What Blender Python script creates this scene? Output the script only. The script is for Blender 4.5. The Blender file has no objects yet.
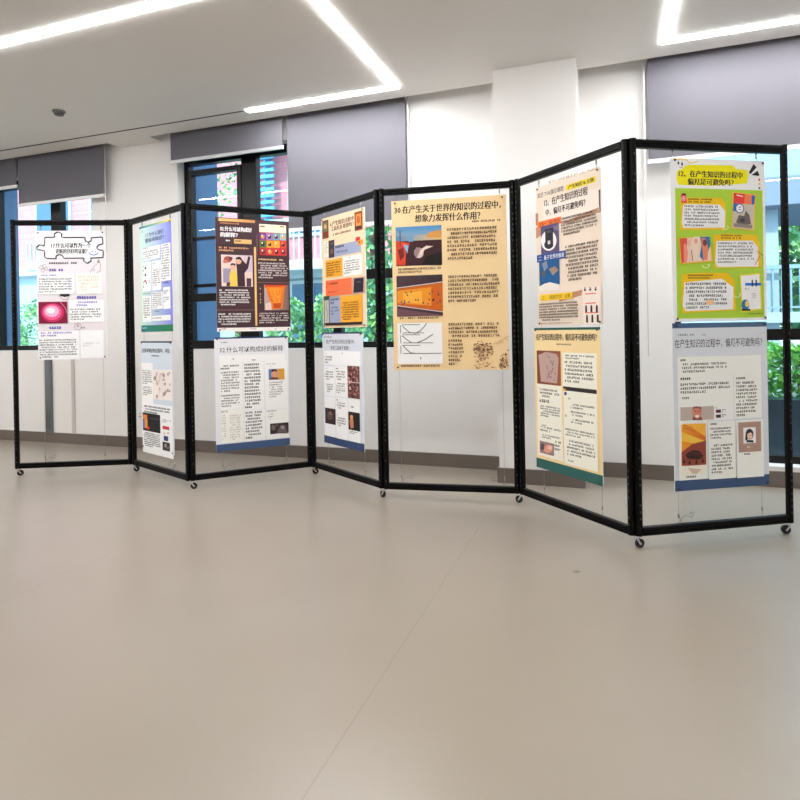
import bpy, math, random
from mathutils import Matrix, Vector
R = random.Random(7)
S = bpy.context.scene
C = S.collection
PI = math.pi

# ------------------------------------------------------------------ camera, world, sun, exposure
cam = bpy.data.cameras.new('camera')
cam.sensor_width = 36; cam.lens = 36 * 594.3 / 800; cam.shift_y = -69.46 / 800
cam.clip_start = 0.05; cam.clip_end = 300
co = bpy.data.objects.new('camera', cam); C.objects.link(co)
pt, rl = math.radians(.1136), math.radians(-1.0638)
Y2 = Vector((0, math.sin(pt), math.cos(pt))); FW = Vector((0, math.cos(pt), -math.sin(pt)))
cxv = math.cos(rl) * Vector((1, 0, 0)) + math.sin(rl) * Y2
cyv = -math.sin(rl) * Vector((1, 0, 0)) + math.cos(rl) * Y2
co.matrix_world = Matrix(((cxv.x, cyv.x, -FW.x, 0), (cxv.y, cyv.y, -FW.y, 0), (cxv.z, cyv.z, -FW.z, 1.1252), (0, 0, 0, 1)))
S.camera = co
w = bpy.data.worlds.new('sky'); S.world = w; w.use_nodes = True
bg = w.node_tree.nodes['Background']
bg.inputs[0].default_value = (.72, .88, 1, 1); bg.inputs[1].default_value = 2.9
sl = bpy.data.lights.new('sun', 'SUN'); sl.energy = 3.8; sl.angle = math.radians(3); sl.color = (1, .97, .92)
so = bpy.data.objects.new('sun', sl); C.objects.link(so)
so.rotation_euler = Vector((.35, .75, -.75)).to_track_quat('-Z', 'Y').to_euler()
so.location = (-3, -8, 12)
LED = 58.0
S.view_settings.view_transform = 'Standard'; S.view_settings.look = 'None'
S.view_settings.gamma = 1; S.view_settings.use_curve_mapping = False
S.view_settings.exposure = 0.38

# ------------------------------------------------------------------ helpers
def lin(c):
    return tuple(((v / 255) / 12.92 if v / 255 <= .04045 else ((v / 255 + .055) / 1.055) ** 2.4) for v in c[:3]) + (1.,)

def mat(name, col, rough=.5, metal=0, emit=0, noise=0, nscale=40, spec=.5, bump=0, trans=0, attr=False):
    m = bpy.data.materials.new(name); m.use_nodes = True
    nt = m.node_tree; b = nt.nodes['Principled BSDF']
    c = lin(col)
    b.inputs['Base Color'].default_value = c; b.inputs['Roughness'].default_value = rough
    b.inputs['Metallic'].default_value = metal; b.inputs['Specular IOR Level'].default_value = spec
    if emit:
        b.inputs['Emission Color'].default_value = (.985, .99, 1, 1); b.inputs['Emission Strength'].default_value = emit
    if attr:
        a = nt.nodes.new('ShaderNodeVertexColor'); a.layer_name = 'Col'
        nt.links.new(a.outputs[0], b.inputs['Base Color'])
    if noise or bump:
        tc = nt.nodes.new('ShaderNodeTexCoord'); n = nt.nodes.new('ShaderNodeTexNoise')
        n.inputs['Scale'].default_value = nscale; n.inputs['Detail'].default_value = 4
        nt.links.new(tc.outputs['Object'], n.inputs['Vector'])
        if noise:
            mx = nt.nodes.new('ShaderNodeMix'); mx.data_type = 'RGBA'
            mx.inputs[6].default_value = tuple(v * (1 - noise) for v in c[:3]) + (1,)
            mx.inputs[7].default_value = tuple(min(1, v * (1 + noise)) for v in c[:3]) + (1,)
            nt.links.new(n.outputs[0], mx.inputs[0]); nt.links.new(mx.outputs[2], b.inputs['Base Color'])
        if bump:
            bp = nt.nodes.new('ShaderNodeBump'); bp.inputs['Strength'].default_value = bump; bp.inputs['Distance'].default_value = .01
            nt.links.new(n.outputs[0], bp.inputs['Height']); nt.links.new(bp.outputs[0], b.inputs['Normal'])
    if trans:
        out = nt.nodes['Material Output']; tr = nt.nodes.new('ShaderNodeBsdfTranslucent'); tr.inputs[0].default_value = c
        ms = nt.nodes.new('ShaderNodeMixShader'); ms.inputs[0].default_value = trans
        nt.links.new(b.outputs[0], ms.inputs[1]); nt.links.new(tr.outputs[0], ms.inputs[2]); nt.links.new(ms.outputs[0], out.inputs[0])
    return m

class MB:
    """collects polygons, builds ONE mesh object"""
    def __init__(s): s.v = []; s.f = []; s.c = []; s.col = None; s.m = None; s.smooth = []
    def tf(s, p):
        return tuple(s.m @ Vector(p)) if s.m else tuple(p)
    def face(s, pts, col=None, cols=None):
        i = len(s.v); s.v += [s.tf(p) for p in pts]; s.f.append(tuple(range(i, i + len(pts))))
        s.c.append(cols if cols else [col or s.col or (1, 1, 1, 1)] * len(pts)); s.smooth.append(False)
        return s
    def box(s, a, b, bev=0):
        x0, y0, z0 = a; x1, y1, z1 = b
        i = len(s.v)
        if bev:
            return s.prism([(x0 + bev, y0), (x1 - bev, y0), (x1, y0 + bev), (x1, y1 - bev), (x1 - bev, y1), (x0 + bev, y1), (x0, y1 - bev), (x0, y0 + bev)], z0, z1)
        P = [(x0, y0, z0), (x1, y0, z0), (x1, y1, z0), (x0, y1, z0), (x0, y0, z1), (x1, y0, z1), (x1, y1, z1), (x0, y1, z1)]
        s.v += [s.tf(p) for p in P]
        for q in ((3, 2, 1, 0), (4, 5, 6, 7), (0, 1, 5, 4), (1, 2, 6, 5), (2, 3, 7, 6), (3, 0, 4, 7)):
            s.f.append(tuple(i + k for k in q)); s.c.append([s.col or (1, 1, 1, 1)] * 4); s.smooth.append(False)
        return s
    def prism(s, pts, z0, z1, ax='z'):
        def P(x, y, z):
            return {'z': (x, y, z), 'x': (z, x, y), 'y': (x, z, y)}[ax]
        n = len(pts); i = len(s.v)
        s.v += [s.tf(P(x, y, z0)) for x, y in pts] + [s.tf(P(x, y, z1)) for x, y in pts]
        fs = [tuple(i + k for k in reversed(range(n))), tuple(i + n + k for k in range(n))]
        fs += [(i + k, i + (k + 1) % n, i + n + (k + 1) % n, i + n + k) for k in range(n)]
        if ax == 'y': fs = [tuple(reversed(q)) for q in fs]
        for q in fs:
            s.f.append(q); s.c.append([s.col or (1, 1, 1, 1)] * len(q)); s.smooth.append(False)
        return s
    def disc(s, c, r, z0, z1, ax='z', n=20, ry=None):
        return s.prism([(c[0] + r * math.cos(2 * PI * k / n), c[1] + (ry or r) * math.sin(2 * PI * k / n)) for k in range(n)], z0, z1, ax)
    def tube(s, pts, r, n=8):
        P = [Vector(p) for p in pts]; rings = []
        for k, p in enumerate(P):
            t = (P[min(k + 1, len(P) - 1)] - P[max(k - 1, 0)]).normalized()
            a = t.cross(Vector((0, 0, 1)))
            if a.length < .05: a = t.cross(Vector((1, 0, 0)))
            a.normalize(); b = t.cross(a)
            i = len(s.v); s.v += [s.tf(p + r * (math.cos(2 * PI * j / n) * a + math.sin(2 * PI * j / n) * b)) for j in range(n)]
            rings.append(i)
        for A, B in zip(rings, rings[1:]):
            for j in range(n):
                s.f.append((A + j, A + (j + 1) % n, B + (j + 1) % n, B + j)); s.c.append([s.col or (1, 1, 1, 1)] * 4); s.smooth.append(True)
        for A, rv in ((rings[0], 1), (rings[-1], 0)):
            q = tuple(A + j for j in range(n)); s.f.append(q[::-1] if rv else q); s.c.append([s.col or (1, 1, 1, 1)] * n); s.smooth.append(False)
        return s
    def build(s, name, m, parent=None, loc=(0, 0, 0), rz=0, colored=False):
        me = bpy.data.meshes.new(name); me.from_pydata(s.v, [], s.f); me.materials.append(m)
        me.polygons.foreach_set('use_smooth', s.smooth)
        if colored:
            if m is m_print:
                s.c = [[(min(.93, c[0] * 1.15), min(.93, c[1] * 1.165), min(.94, c[2] * 1.18), 1) for c in f] for f in s.c]
            a = me.color_attributes.new('Col', 'FLOAT_COLOR', 'CORNER')
            a.data.foreach_set('color', [x for f in s.c for c in f for x in c])
        me.update()
        o = bpy.data.objects.new(name, me); C.objects.link(o)
        o.location = loc; o.rotation_euler = (0, 0, rz)
        if parent: o.parent = parent
        return o

def tag(o, label=None, cat=None, group=None, kind=None):
    if label: o['label'] = label
    if cat: o['category'] = cat
    if group: o['group'] = group
    if kind: o['kind'] = kind
    return o
def empty(name, loc, rz=0, **k):
    o = bpy.data.objects.new(name, None); C.objects.link(o); o.empty_display_size = .1
    o.location = loc; o.rotation_euler = (0, 0, rz)
    return tag(o, **k)

# wall frame: s along the window wall, d into the room from it
TH = math.radians(-19.46); OX, OY = 0, 4.966
def W(s, d, z=0):
    return (OX + s * math.cos(TH) + d * math.sin(TH), OY + s * math.sin(TH) - d * math.cos(TH), z)
def onwall(mb, name, m, kind='structure', parent=None, s=0, d=0, z=0):
    """mesh given in (s, -d, z) coordinates"""
    o = mb.build(name, m, parent, (0, 0, 0) if parent else W(s, d, z), 0 if parent else TH)
    if kind and not parent: o['kind'] = kind
    return o
def wb(mb, s0, s1, d0, d1, z0, z1):
    return mb.box((s0, -d1, z0), (s1, -d0, z1))

# ------------------------------------------------------------------ materials
m_wall = mat('wall_paint', (240, 237, 234), .7, noise=.02, nscale=6)
m_ceil = mat('ceiling_paint', (226, 222, 217), .85, noise=.015, nscale=3)
m_base = mat('skirting_metal', (120, 110, 102), .38, metal=.35, noise=.08, nscale=5)
m_black = mat('black_aluminium', (2, 2, 2), .42, noise=.3, nscale=120, spec=.15)
m_slot = mat('slot_glint_grey', (70, 72, 74), .35, metal=.6, noise=.3, nscale=200)
m_winf = mat('window_frame_black', (5, 5, 6), .35, spec=.3, noise=.1)
m_led = mat('led_diffuser', (255, 255, 255), .5, emit=LED, noise=.001)
m_alu = mat('brushed_aluminium', (205, 206, 208), .35, metal=.8, noise=.05)
m_white = mat('white_plastic', (236, 236, 234), .4, noise=.02)
m_dark = mat('dark_void', (18, 18, 18), .8, noise=.1)
m_blind = mat('blind_fabric_grey', (120, 118, 126), .85, noise=.04, nscale=300, trans=.22)
m_steel = mat('steel_wire', (170, 170, 165), .3, metal=.9, noise=.05)
m_rub = mat('black_rubber', (20, 20, 20), .6, noise=.1)
m_print = mat('printed_ink', (255, 255, 255), .55, attr=True, spec=.3)
m_board = mat('white_foam_board', (248, 248, 248), .5, noise=.01)
def glass():
    m = bpy.data.materials.new('window_glass'); m.use_nodes = True; nt = m.node_tree; nt.nodes.remove(nt.nodes['Principled BSDF'])
    out = nt.nodes['Material Output']; t = nt.nodes.new('ShaderNodeBsdfTransparent'); t.inputs[0].default_value = (.82, .95, .99, 1)
    g = nt.nodes.new('ShaderNodeBsdfGlossy'); g.inputs[1].default_value = .0
    fr = nt.nodes.new('ShaderNodeFresnel'); fr.inputs[0].default_value = 1.5
    x = nt.nodes.new('ShaderNodeMixShader'); nt.links.new(fr.outputs[0], x.inputs[0]); nt.links.new(t.outputs[0], x.inputs[1]); nt.links.new(g.outputs[0], x.inputs[2])
    nt.links.new(x.outputs[0], out.inputs[0]); return m
m_glass = glass()
def floor_mat():
    m = bpy.data.materials.new('vinyl_floor'); m.use_nodes = True; nt = m.node_tree; b = nt.nodes['Principled BSDF']; L = nt.links.new
    tc = nt.nodes.new('ShaderNodeTexCoord')
    def noise(sc, det=5):
        n = nt.nodes.new('ShaderNodeTexNoise'); n.inputs['Scale'].default_value = sc; n.inputs['Detail'].default_value = det; L(tc.outputs['Object'], n.inputs['Vector']); return n
    def ramp(src, p0, c0, p1, c1):
        r = nt.nodes.new('ShaderNodeValToRGB'); r.color_ramp.elements[0].position = p0; r.color_ramp.elements[0].color = c0
        r.color_ramp.elements[1].position = p1; r.color_ramp.elements[1].color = c1; L(src, r.inputs[0]); return r
    a = ramp(noise(.7).outputs[0], .3, lin((151, 140, 127)), .7, lin((160, 151, 139)))
    s = ramp(noise(480, 3).outputs[0], .3, lin((175, 165, 155)), .6, lin((255, 255, 255)))
    mx = nt.nodes.new('ShaderNodeMix'); mx.data_type = 'RGBA'; mx.blend_type = 'MULTIPLY'; mx.inputs[0].default_value = .5
    L(a.outputs[0], mx.inputs[6]); L(s.outputs[0], mx.inputs[7])
    # welded sheet seams every 1.9 m across the room
    sep = nt.nodes.new('ShaderNodeSeparateXYZ'); L(tc.outputs['Object'], sep.inputs[0])
    def mth(op, a_, b_=None):
        n = nt.nodes.new('ShaderNodeMath'); n.operation = op
        for k, v in enumerate((a_, b_)):
            if v is None: continue
            if hasattr(v, 'links'): L(v, n.inputs[k])
            else: n.inputs[k].default_value = v
        return n.outputs[0]
    q = mth('ADD', sep.outputs[0], SEAM0); q = mth('MODULO', mth('ADD', q, 20 * 1.735), 1.735)
    ln = mth('LESS_THAN', q, .005)
    m2 = nt.nodes.new('ShaderNodeMix'); m2.data_type = 'RGBA'; L(mth('MULTIPLY', ln, .28), m2.inputs[0]); L(mx.outputs[2], m2.inputs[6]); m2.inputs[7].default_value = lin((110, 100, 90))
    L(m2.outputs[2], b.inputs['Base Color'])
    rr = nt.nodes.new('ShaderNodeMapRange'); L(noise(2.5).outputs[0], rr.inputs[0]); rr.inputs[3].default_value = .24; rr.inputs[4].default_value = .36
    L(rr.outputs[0], b.inputs['Roughness']); b.inputs['Specular IOR Level'].default_value = .55
    return m
SEAM0 = .8

# ------------------------------------------------------------------ room shell
SL, SR, DB = -6.6, 5.6, 7.8
CH = 2.99; TOP = 3.16
fl = MB(); wb(fl, SL - .3, SR + .3, -.3, DB + .3, -.12, 0)
onwall(fl, 'floor', floor_mat())
# ceiling slab pieces: main field, pocket for the blinds behind its edge, bridging strip by the pier
ce = MB()
wb(ce, SL - .2, SR + .2, .16, DB + .2, CH, CH + .2)
wb(ce, -2.93, -2.42, -.02, .16, CH, CH + .2)
wb(ce, .88, 1.47, -.02, .16, CH, CH + .2)
wb(ce, SL - .2, SR + .2, -.3, .16, TOP + .03, TOP + .2)
onwall(ce, 'ceiling', m_ceil)
OPEN = [(-4.82, -3.31, .96, 2.84), (-2.24, .07, .96, 2.84), (2.095, 5.0, .13, 2.84)]
wa = MB(); T = .26
xs = [SL - .2] + [v for o in OPEN for v in o[:2]] + [SR + .2]
for k in range(0, len(xs), 2): wb(wa, xs[k], xs[k + 1], -T, 0, 0, TOP + .03)
for s0, s1, z0, z1 in OPEN:
    wb(wa, s0, s1, -T, 0, 0, z0); wb(wa, s0, s1, -T, 0, z1, TOP + .03)
onwall(wa, 'wall_back', m_wall)
pl = MB(); wb(pl, .88, 1.46, 0, .375, 0, CH)
onwall(pl, 'wall_pier', m_wall)
a = MB(); wb(a, SL - .2, SL, 0, DB + .2, 0, CH); onwall(a, 'wall_left', m_wall)
a = MB(); wb(a, SR, SR + .2, 0, DB + .2, 0, CH); onwall(a, 'wall_right', m_wall)
a = MB(); wb(a, SL, SR, DB, DB + .2, 0, CH); onwall(a, 'wall_front', m_wall)
bb = MB()
for s0, s1 in ((SL, .866), (1.475, SR)): wb(bb, s0, s1, 0.0005, .014, 0, .108)
onwall(bb, 'baseboard_back', m_base)
bb = MB(); wb(bb, .866, 1.474, .3755, .389, 0, .108); wb(bb, .866, .8795, .0005, .3755, 0, .108); wb(bb, 1.4605, 1.474, .0005, .3755, 0, .108)
onwall(bb, 'baseboard_pier', m_base)
# sills
for k, (s0, s1, z0, z1) in enumerate(OPEN):
    b = MB(); wb(b, s0 + .001, s1 - .001, -.17, .004, z0 + .0005, z0 + .012)
    onwall(b, 'trim_%d' % (k + 1), m_white)
# expansion slot in the ceiling continuing the light line
b = MB(); wb(b, -6.2, -1.22, .376, .392, CH - .002, CH - .0005)
onwall(b, 'trim_4', m_dark)

# ------------------------------------------------------------------ windows
def bar(mb, s0, s1, z0, z1, d0=-.17, d1=-.10): wb(mb, s0, s1, d0, d1, z0, z1)
def window(n, o, mull, trans, sashes):
    s0, s1, z0, z1 = o; z0 += .0125; f = .05
    g = MB()
    bar(g, s0, s0 + f, z0, z1); bar(g, s1 - f, s1, z0, z1); bar(g, s0 + f, s1 - f, z0, z0 + f); bar(g, s0 + f, s1 - f, z1 - .08, z1)
    fr = onwall(g, 'window_%d' % n, m_winf)
    for a_, b_ in mull:
        g = MB(); bar(g, a_, b_, z0 + f, z1 - .08, -.165, -.095); g.build('mullion', m_winf, fr)
    for a_, b_, c_, d_ in trans:
        g = MB(); bar(g, a_, b_, c_, d_, -.16, -.105); g.build('transom', m_winf, fr)
    for a_, b_, c_, d_, t in sashes:
        g = MB(); D = (-.15, -.085)
        bar(g, a_, a_ + t, c_, d_, *D); bar(g, b_ - t, b_, c_, d_, *D); bar(g, a_ + t, b_ - t, c_, c_ + t, *D); bar(g, a_ + t, b_ - t, d_ - t, d_, *D)
        sh = g.build('sash', m_winf, fr)
        g = MB(); bar(g, b_ - .03, b_ - .012, 1.35, 1.47, -.085, -.07); g.build('handle', m_winf, sh)
    g = MB(); g.face([(s0 + .02, .14, z0 + .02), (s1 - .02, .14, z0 + .02), (s1 - .02, .14, z1 - .03), (s0 + .02, .14, z1 - .03)])
    g.build('pane', m_glass, fr)
    return fr
window(1, OPEN[0], [(-3.985, -3.85)], [], [])
window(2, OPEN[1], [(-1.585, -1.425), (-.66, -.58)], [(-2.19, -1.585, 2.03, 2.055), (-2.19, -1.585, 1.57, 1.60), (-.58, .02, 1.57, 1.655)],
       [(-2.19, -1.585, 1.46, 2.70, .045), (-2.19, -1.585, 1.0225, 1.46, .03)])
window(3, OPEN[2], [(3.55, 3.63)], [(2.145, 3.55, 1.0, 1.08), (3.63, 4.95, 1.0, 1.08)], [])

# ------------------------------------------------------------------ roller blinds
def blind(s0, s1, zb, d, label, chain=None, rail=m_white, group='grey roller blinds along the window wall'):
    e = empty('roller_blind', W((s0 + s1) / 2, d, zb), TH, label=label, cat='blind', group=group)
    h = (s1 - s0) / 2
    g = MB(); g.box((-h + .01, -.001, .02), (h - .01, .001, TOP - zb - .05)); g.build('fabric', m_blind, e)
    g = MB(); g.box((-h, -.008, 0), (h, .008, .03), .004); g.build('bottom_rail', rail, e)
    g = MB(); g.disc((-.0, TOP - zb - .025), .024, -h, h, 'x', 16); g.build('roller_tube', m_alu, e)
    if chain:
        x = chain * (h + .014)
        g = MB(); g.box((x - .0035, -.003, zb * -1 + (.9 if chain < 0 else 1.95) if zb > 2.2 else 0.0), (x + .0035, .003, TOP - zb - .06)); g.build('side_cord', m_alu, e)
blind(-5.6, -4.232, 2.70, .09, 'grey roller blind at the far left edge of the picture, drawn down a little')
blind(-4.225, -3.05, 2.495, .09, 'dark grey roller blind hanging half over the left window, above the jigsaw poster', 1)
blind(-2.245, -1.02, 2.73, .09, 'short grey roller blind above the black casement beside the tall lilac grey blind', rail=m_alu)
blind(-1.012, .11, 2.0, .06, 'tall lilac grey roller blind over the centre window, behind the peach poster', 1)
blind(1.925, 4.9, 2.27, .09, 'wide grey roller blind over the right window, above the green poster', -1)

# ------------------------------------------------------------------ ceiling lights
def led(label, segs):
    """segs: (s0,s1,d0,d1)"""
    s0, s1, d0, d1 = segs[0]
    e = empty('linear_ceiling_light', W(s0, d0, CH), TH, label=label, cat='ceiling light', group='white line lights set in the ceiling')
    for k, (a_, b_, c_, d_) in enumerate(segs):
        g = MB(); g.box((a_ - s0, -(d_ - d0), -.006), (b_ - s0, -(c_ - d0), -.0005)); g.build('diffuser', m_led, e)
    return e
lw = .028
led('U shaped white line light in the ceiling at upper left, ending above the tall blind',
    [(-1.195, .1, .375 - lw, .375 + lw), (.1, .1 + 2 * lw, .375 - lw, 1.95 + lw), (-6.0, .1, 1.95 - lw, 1.95 + lw)])
led('L shaped white line light in the ceiling at upper right corner of the picture',
    [(2.05, 5.2, .395 - lw, .395 + lw), (2.01, 2.05, .395 - lw, 2.1)])
led('unseen straight white line light added on the ceiling above the viewer to brighten the room', [(-5.6, 4.8, 4.0, 4.06)])  # added lamp out of view, there to brighten the room
e = empty('smoke_detector', W(-2.627, .96, CH), TH, label='small round grey smoke detector on the ceiling at upper left', cat='smoke detector')
g = MB(); g.disc((0, 0), .05, -.012, 0, 'z', 24); g.build('base', mat('detector_grey', (120, 118, 116), .6, noise=.05), e)
g = MB(); g.disc((0, 0), .036, -.034, -.012, 'z', 24); g.build('sensor_cap', mat('detector_cap', (92, 90, 90), .6, noise=.05), e)

# ------------------------------------------------------------------ small wall fittings
e = empty('wall_socket', W(-2.735, .0005, .285), TH, label='small white wall socket low on the wall behind the lower blue-grey poster', cat='socket')
g = MB(); g.box((-.043, -.01, 0), (.043, 0, .086)); g.build('face_plate', m_white, e)
g = MB(); g.box((-.012, -.0115, .02), (-.006, -.0101, .034)); g.box((.006, -.0115, .02), (.012, -.0101, .034)); g.box((-.003, -.0115, .05), (.003, -.0101, .064)); g.build('socket_holes', m_dark, e)
m_trunk = mat('trunking_steel', (118, 124, 126), .22, metal=.85, noise=.25, nscale=9)
o = MB().box((-.04, -.03, 0), (.04, -.0005, .85), 0).build('cable_trunking', m_trunk, None, W(-3.93, 0, .108), TH)
tag(o, 'grey metal cable trunking running up the wall below the jigsaw poster', 'cable trunking')
o = MB().box((-.018, -.016, 0), (.018, -.0005, .85), 0).build('cable_duct', mat('duct_beige', (205, 196, 188), .5, noise=.03), None, W(-3.6, 0, .108), TH)
tag(o, 'narrow beige cable duct on the wall to the right of the grey metal trunking', 'cable duct')

# ------------------------------------------------------------------ folding screen
PX = [-3.1035, -2.2064, -1.533, -.7064, -.1295, .755, 1.1666, 2.0544]
PY = [4.7895, 4.8741, 4.2818, 4.6745, 3.9792, 3.8025, 2.996, 3.1591]
ZB, ZT = .061, 2.061
RI = .022; RR = .0175; RH = .042
scr = empty('folding_screen', (PX[4], PY[4], 0), 0, label='black zigzag folding display screen of seven open metal frames on casters', cat='display screen')
def octo(cx, cy, r):
    k = r * math.tan(PI / 8)
    return [(cx - k, cy - r), (cx + k, cy - r), (cx + r, cy - k), (cx + r, cy + k), (cx + k, cy + r), (cx - k, cy + r), (cx - r, cy + k), (cx - r, cy - k)]
def slots(mb, x, face):
    # grey marks along a post face, painting the glints of its catch slots
    z = ZB + .05
    while z < ZT - .03:
        w_ = .0035
        if R.random() < .6: mb.box((x + face - w_, -RR - .0008, z), (x + face + w_, -RR + .001, z + .010))
        z += .034
for i in range(7):
    A = Vector((PX[i], PY[i], 0)); B = Vector((PX[i + 1], PY[i + 1], 0)); L = (B - A).length; ph = math.atan2(B.y - A.y, B.x - A.x)
    loc = (A.x - PX[4], A.y - PY[4], 0)
    xa = 0 if i == 0 else RI; xb = L if i == 6 else L - RI
    g = MB()
    g.prism(octo(xa, 0, RR), ZB, ZT); g.prism(octo(xb, 0, RR), ZB, ZT)
    fr = g.build('panel_frame', m_black, scr, loc, ph)
    for z0 in (ZB, ZT - RH):
        g = MB()
        x0, x1 = xa + RR, xb - RR
        g.prism([(-.013, z0), (.013, z0), (.016, z0 + .006), (.016, z0 + .014), (.012, z0 + .016), (.012, z0 + .020), (.016, z0 + .022), (.016, z0 + RH - .006), (.013, z0 + RH),
                 (-.013, z0 + RH), (-.016, z0 + RH - .006), (-.016, z0 + .022), (-.012, z0 + .020), (-.012, z0 + .016), (-.016, z0 + .014), (-.016, z0 + .006)], x0, x1, 'x')
        g.build('rail', m_black, fr)
    for x in (xa, xb):
        g = MB(); slots(g, x, 0.0); g.build('slot_glint_row', m_slot, fr)
    for x in (xa, xb):
        g = MB(); g.prism(octo(x, 0, RR + .001), ZT, ZT + .004); g.build('end_cap', m_black, fr)
for i in range(8):
    c0 = (PX[i] - PX[4], PY[i] - PY[4])
    # outer ends carry the caster under the single post, junctions under the hinge
    if i == 0: d = Vector((PX[1] - PX[0], PY[1] - PY[0])).normalized() * RI
    elif i == 7: d = Vector((PX[6] - PX[7], PY[6] - PY[7])).normalized() * RI
    else: d = Vector((PX[i + 1] - PX[i], PY[i + 1] - PY[i])).normalized() * RI
    d *= .3 if 0 < i < 7 else 0
    a_ = [.9, .6, .6, .6, 2.2, 2.3, .3, 2.9][i]
    g = MB(); g.disc((0, 0), .011, ZB - .006, ZB, n=16); g.disc((0, 0), .005, ZB - .014, ZB - .006, n=12)
    g.prism([(-.006, .048), (.008, .048), (.010, .040), (.024, .018), (.016, .016), (.0, .038)], -.0115, -.0090, 'y')
    g.prism([(-.006, .048), (.008, .048), (.010, .040), (.024, .018), (.016, .016), (.0, .038)], .0090, .0115, 'y')
    g.box((-.006, -.0115, .0455), (.008, .0115, .048))
    g.disc((.02, .0225), .003, -.0125, .0125, 'y', 10)
    cs = g.build('caster', m_alu, scr, (c0[0] + d.x, c0[1] + d.y, 0), a_)
    g = MB(); g.prism([(.02 + .0225 * math.cos(q * PI / 12), .0225 + .0225 * math.sin(q * PI / 12)) for q in range(24)], -.008, .008, 'y'); g.build('wheel', m_rub, cs)
    if 0 < i < 7:
        # hinge plates where neighbouring posts meet
        v1 = Vector((PX[i - 1] - PX[i], PY[i - 1] - PY[i])).normalized(); v2 = Vector((PX[i + 1] - PX[i], PY[i + 1] - PY[i])).normalized()
        bis = (v1 + v2).normalized()
        for z in (.35, 1.05, 1.75):
            g = MB(); g.disc((0, 0), .0045, z, z + .06, n=10); g.build('hinge', m_black, scr, (c0[0], c0[1], 0))

# ------------------------------------------------------------------ lettering and print tools
_tc = {}
def glyphs(txt, bold):
    if (txt, bold) in _tc: return _tc[(txt, bold)]
    cu = bpy.data.curves.new('lettering', 'FONT'); cu.body = txt; cu.size = 1; cu.resolution_u = 1; cu.offset = bold
    o = bpy.data.objects.new('lettering', cu); C.objects.link(o); bpy.context.view_layer.update()
    me = bpy.data.meshes.new_from_object(o)
    V = [tuple(v.co) for v in me.vertices]; F = [tuple(p.vertices) for p in me.polygons]
    bpy.data.objects.remove(o); bpy.data.curves.remove(cu); bpy.data.meshes.remove(me)
    x0 = min(v[0] for v in V); x1 = max(v[0] for v in V); y0 = min(v[1] for v in V); y1 = max(v[1] for v in V)
    _tc[(txt, bold)] = ([((v[0] - x0) / (x1 - x0), (v[1] - y0) / (y1 - y0)) for v in V], F)
    return _tc[(txt, bold)]

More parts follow.
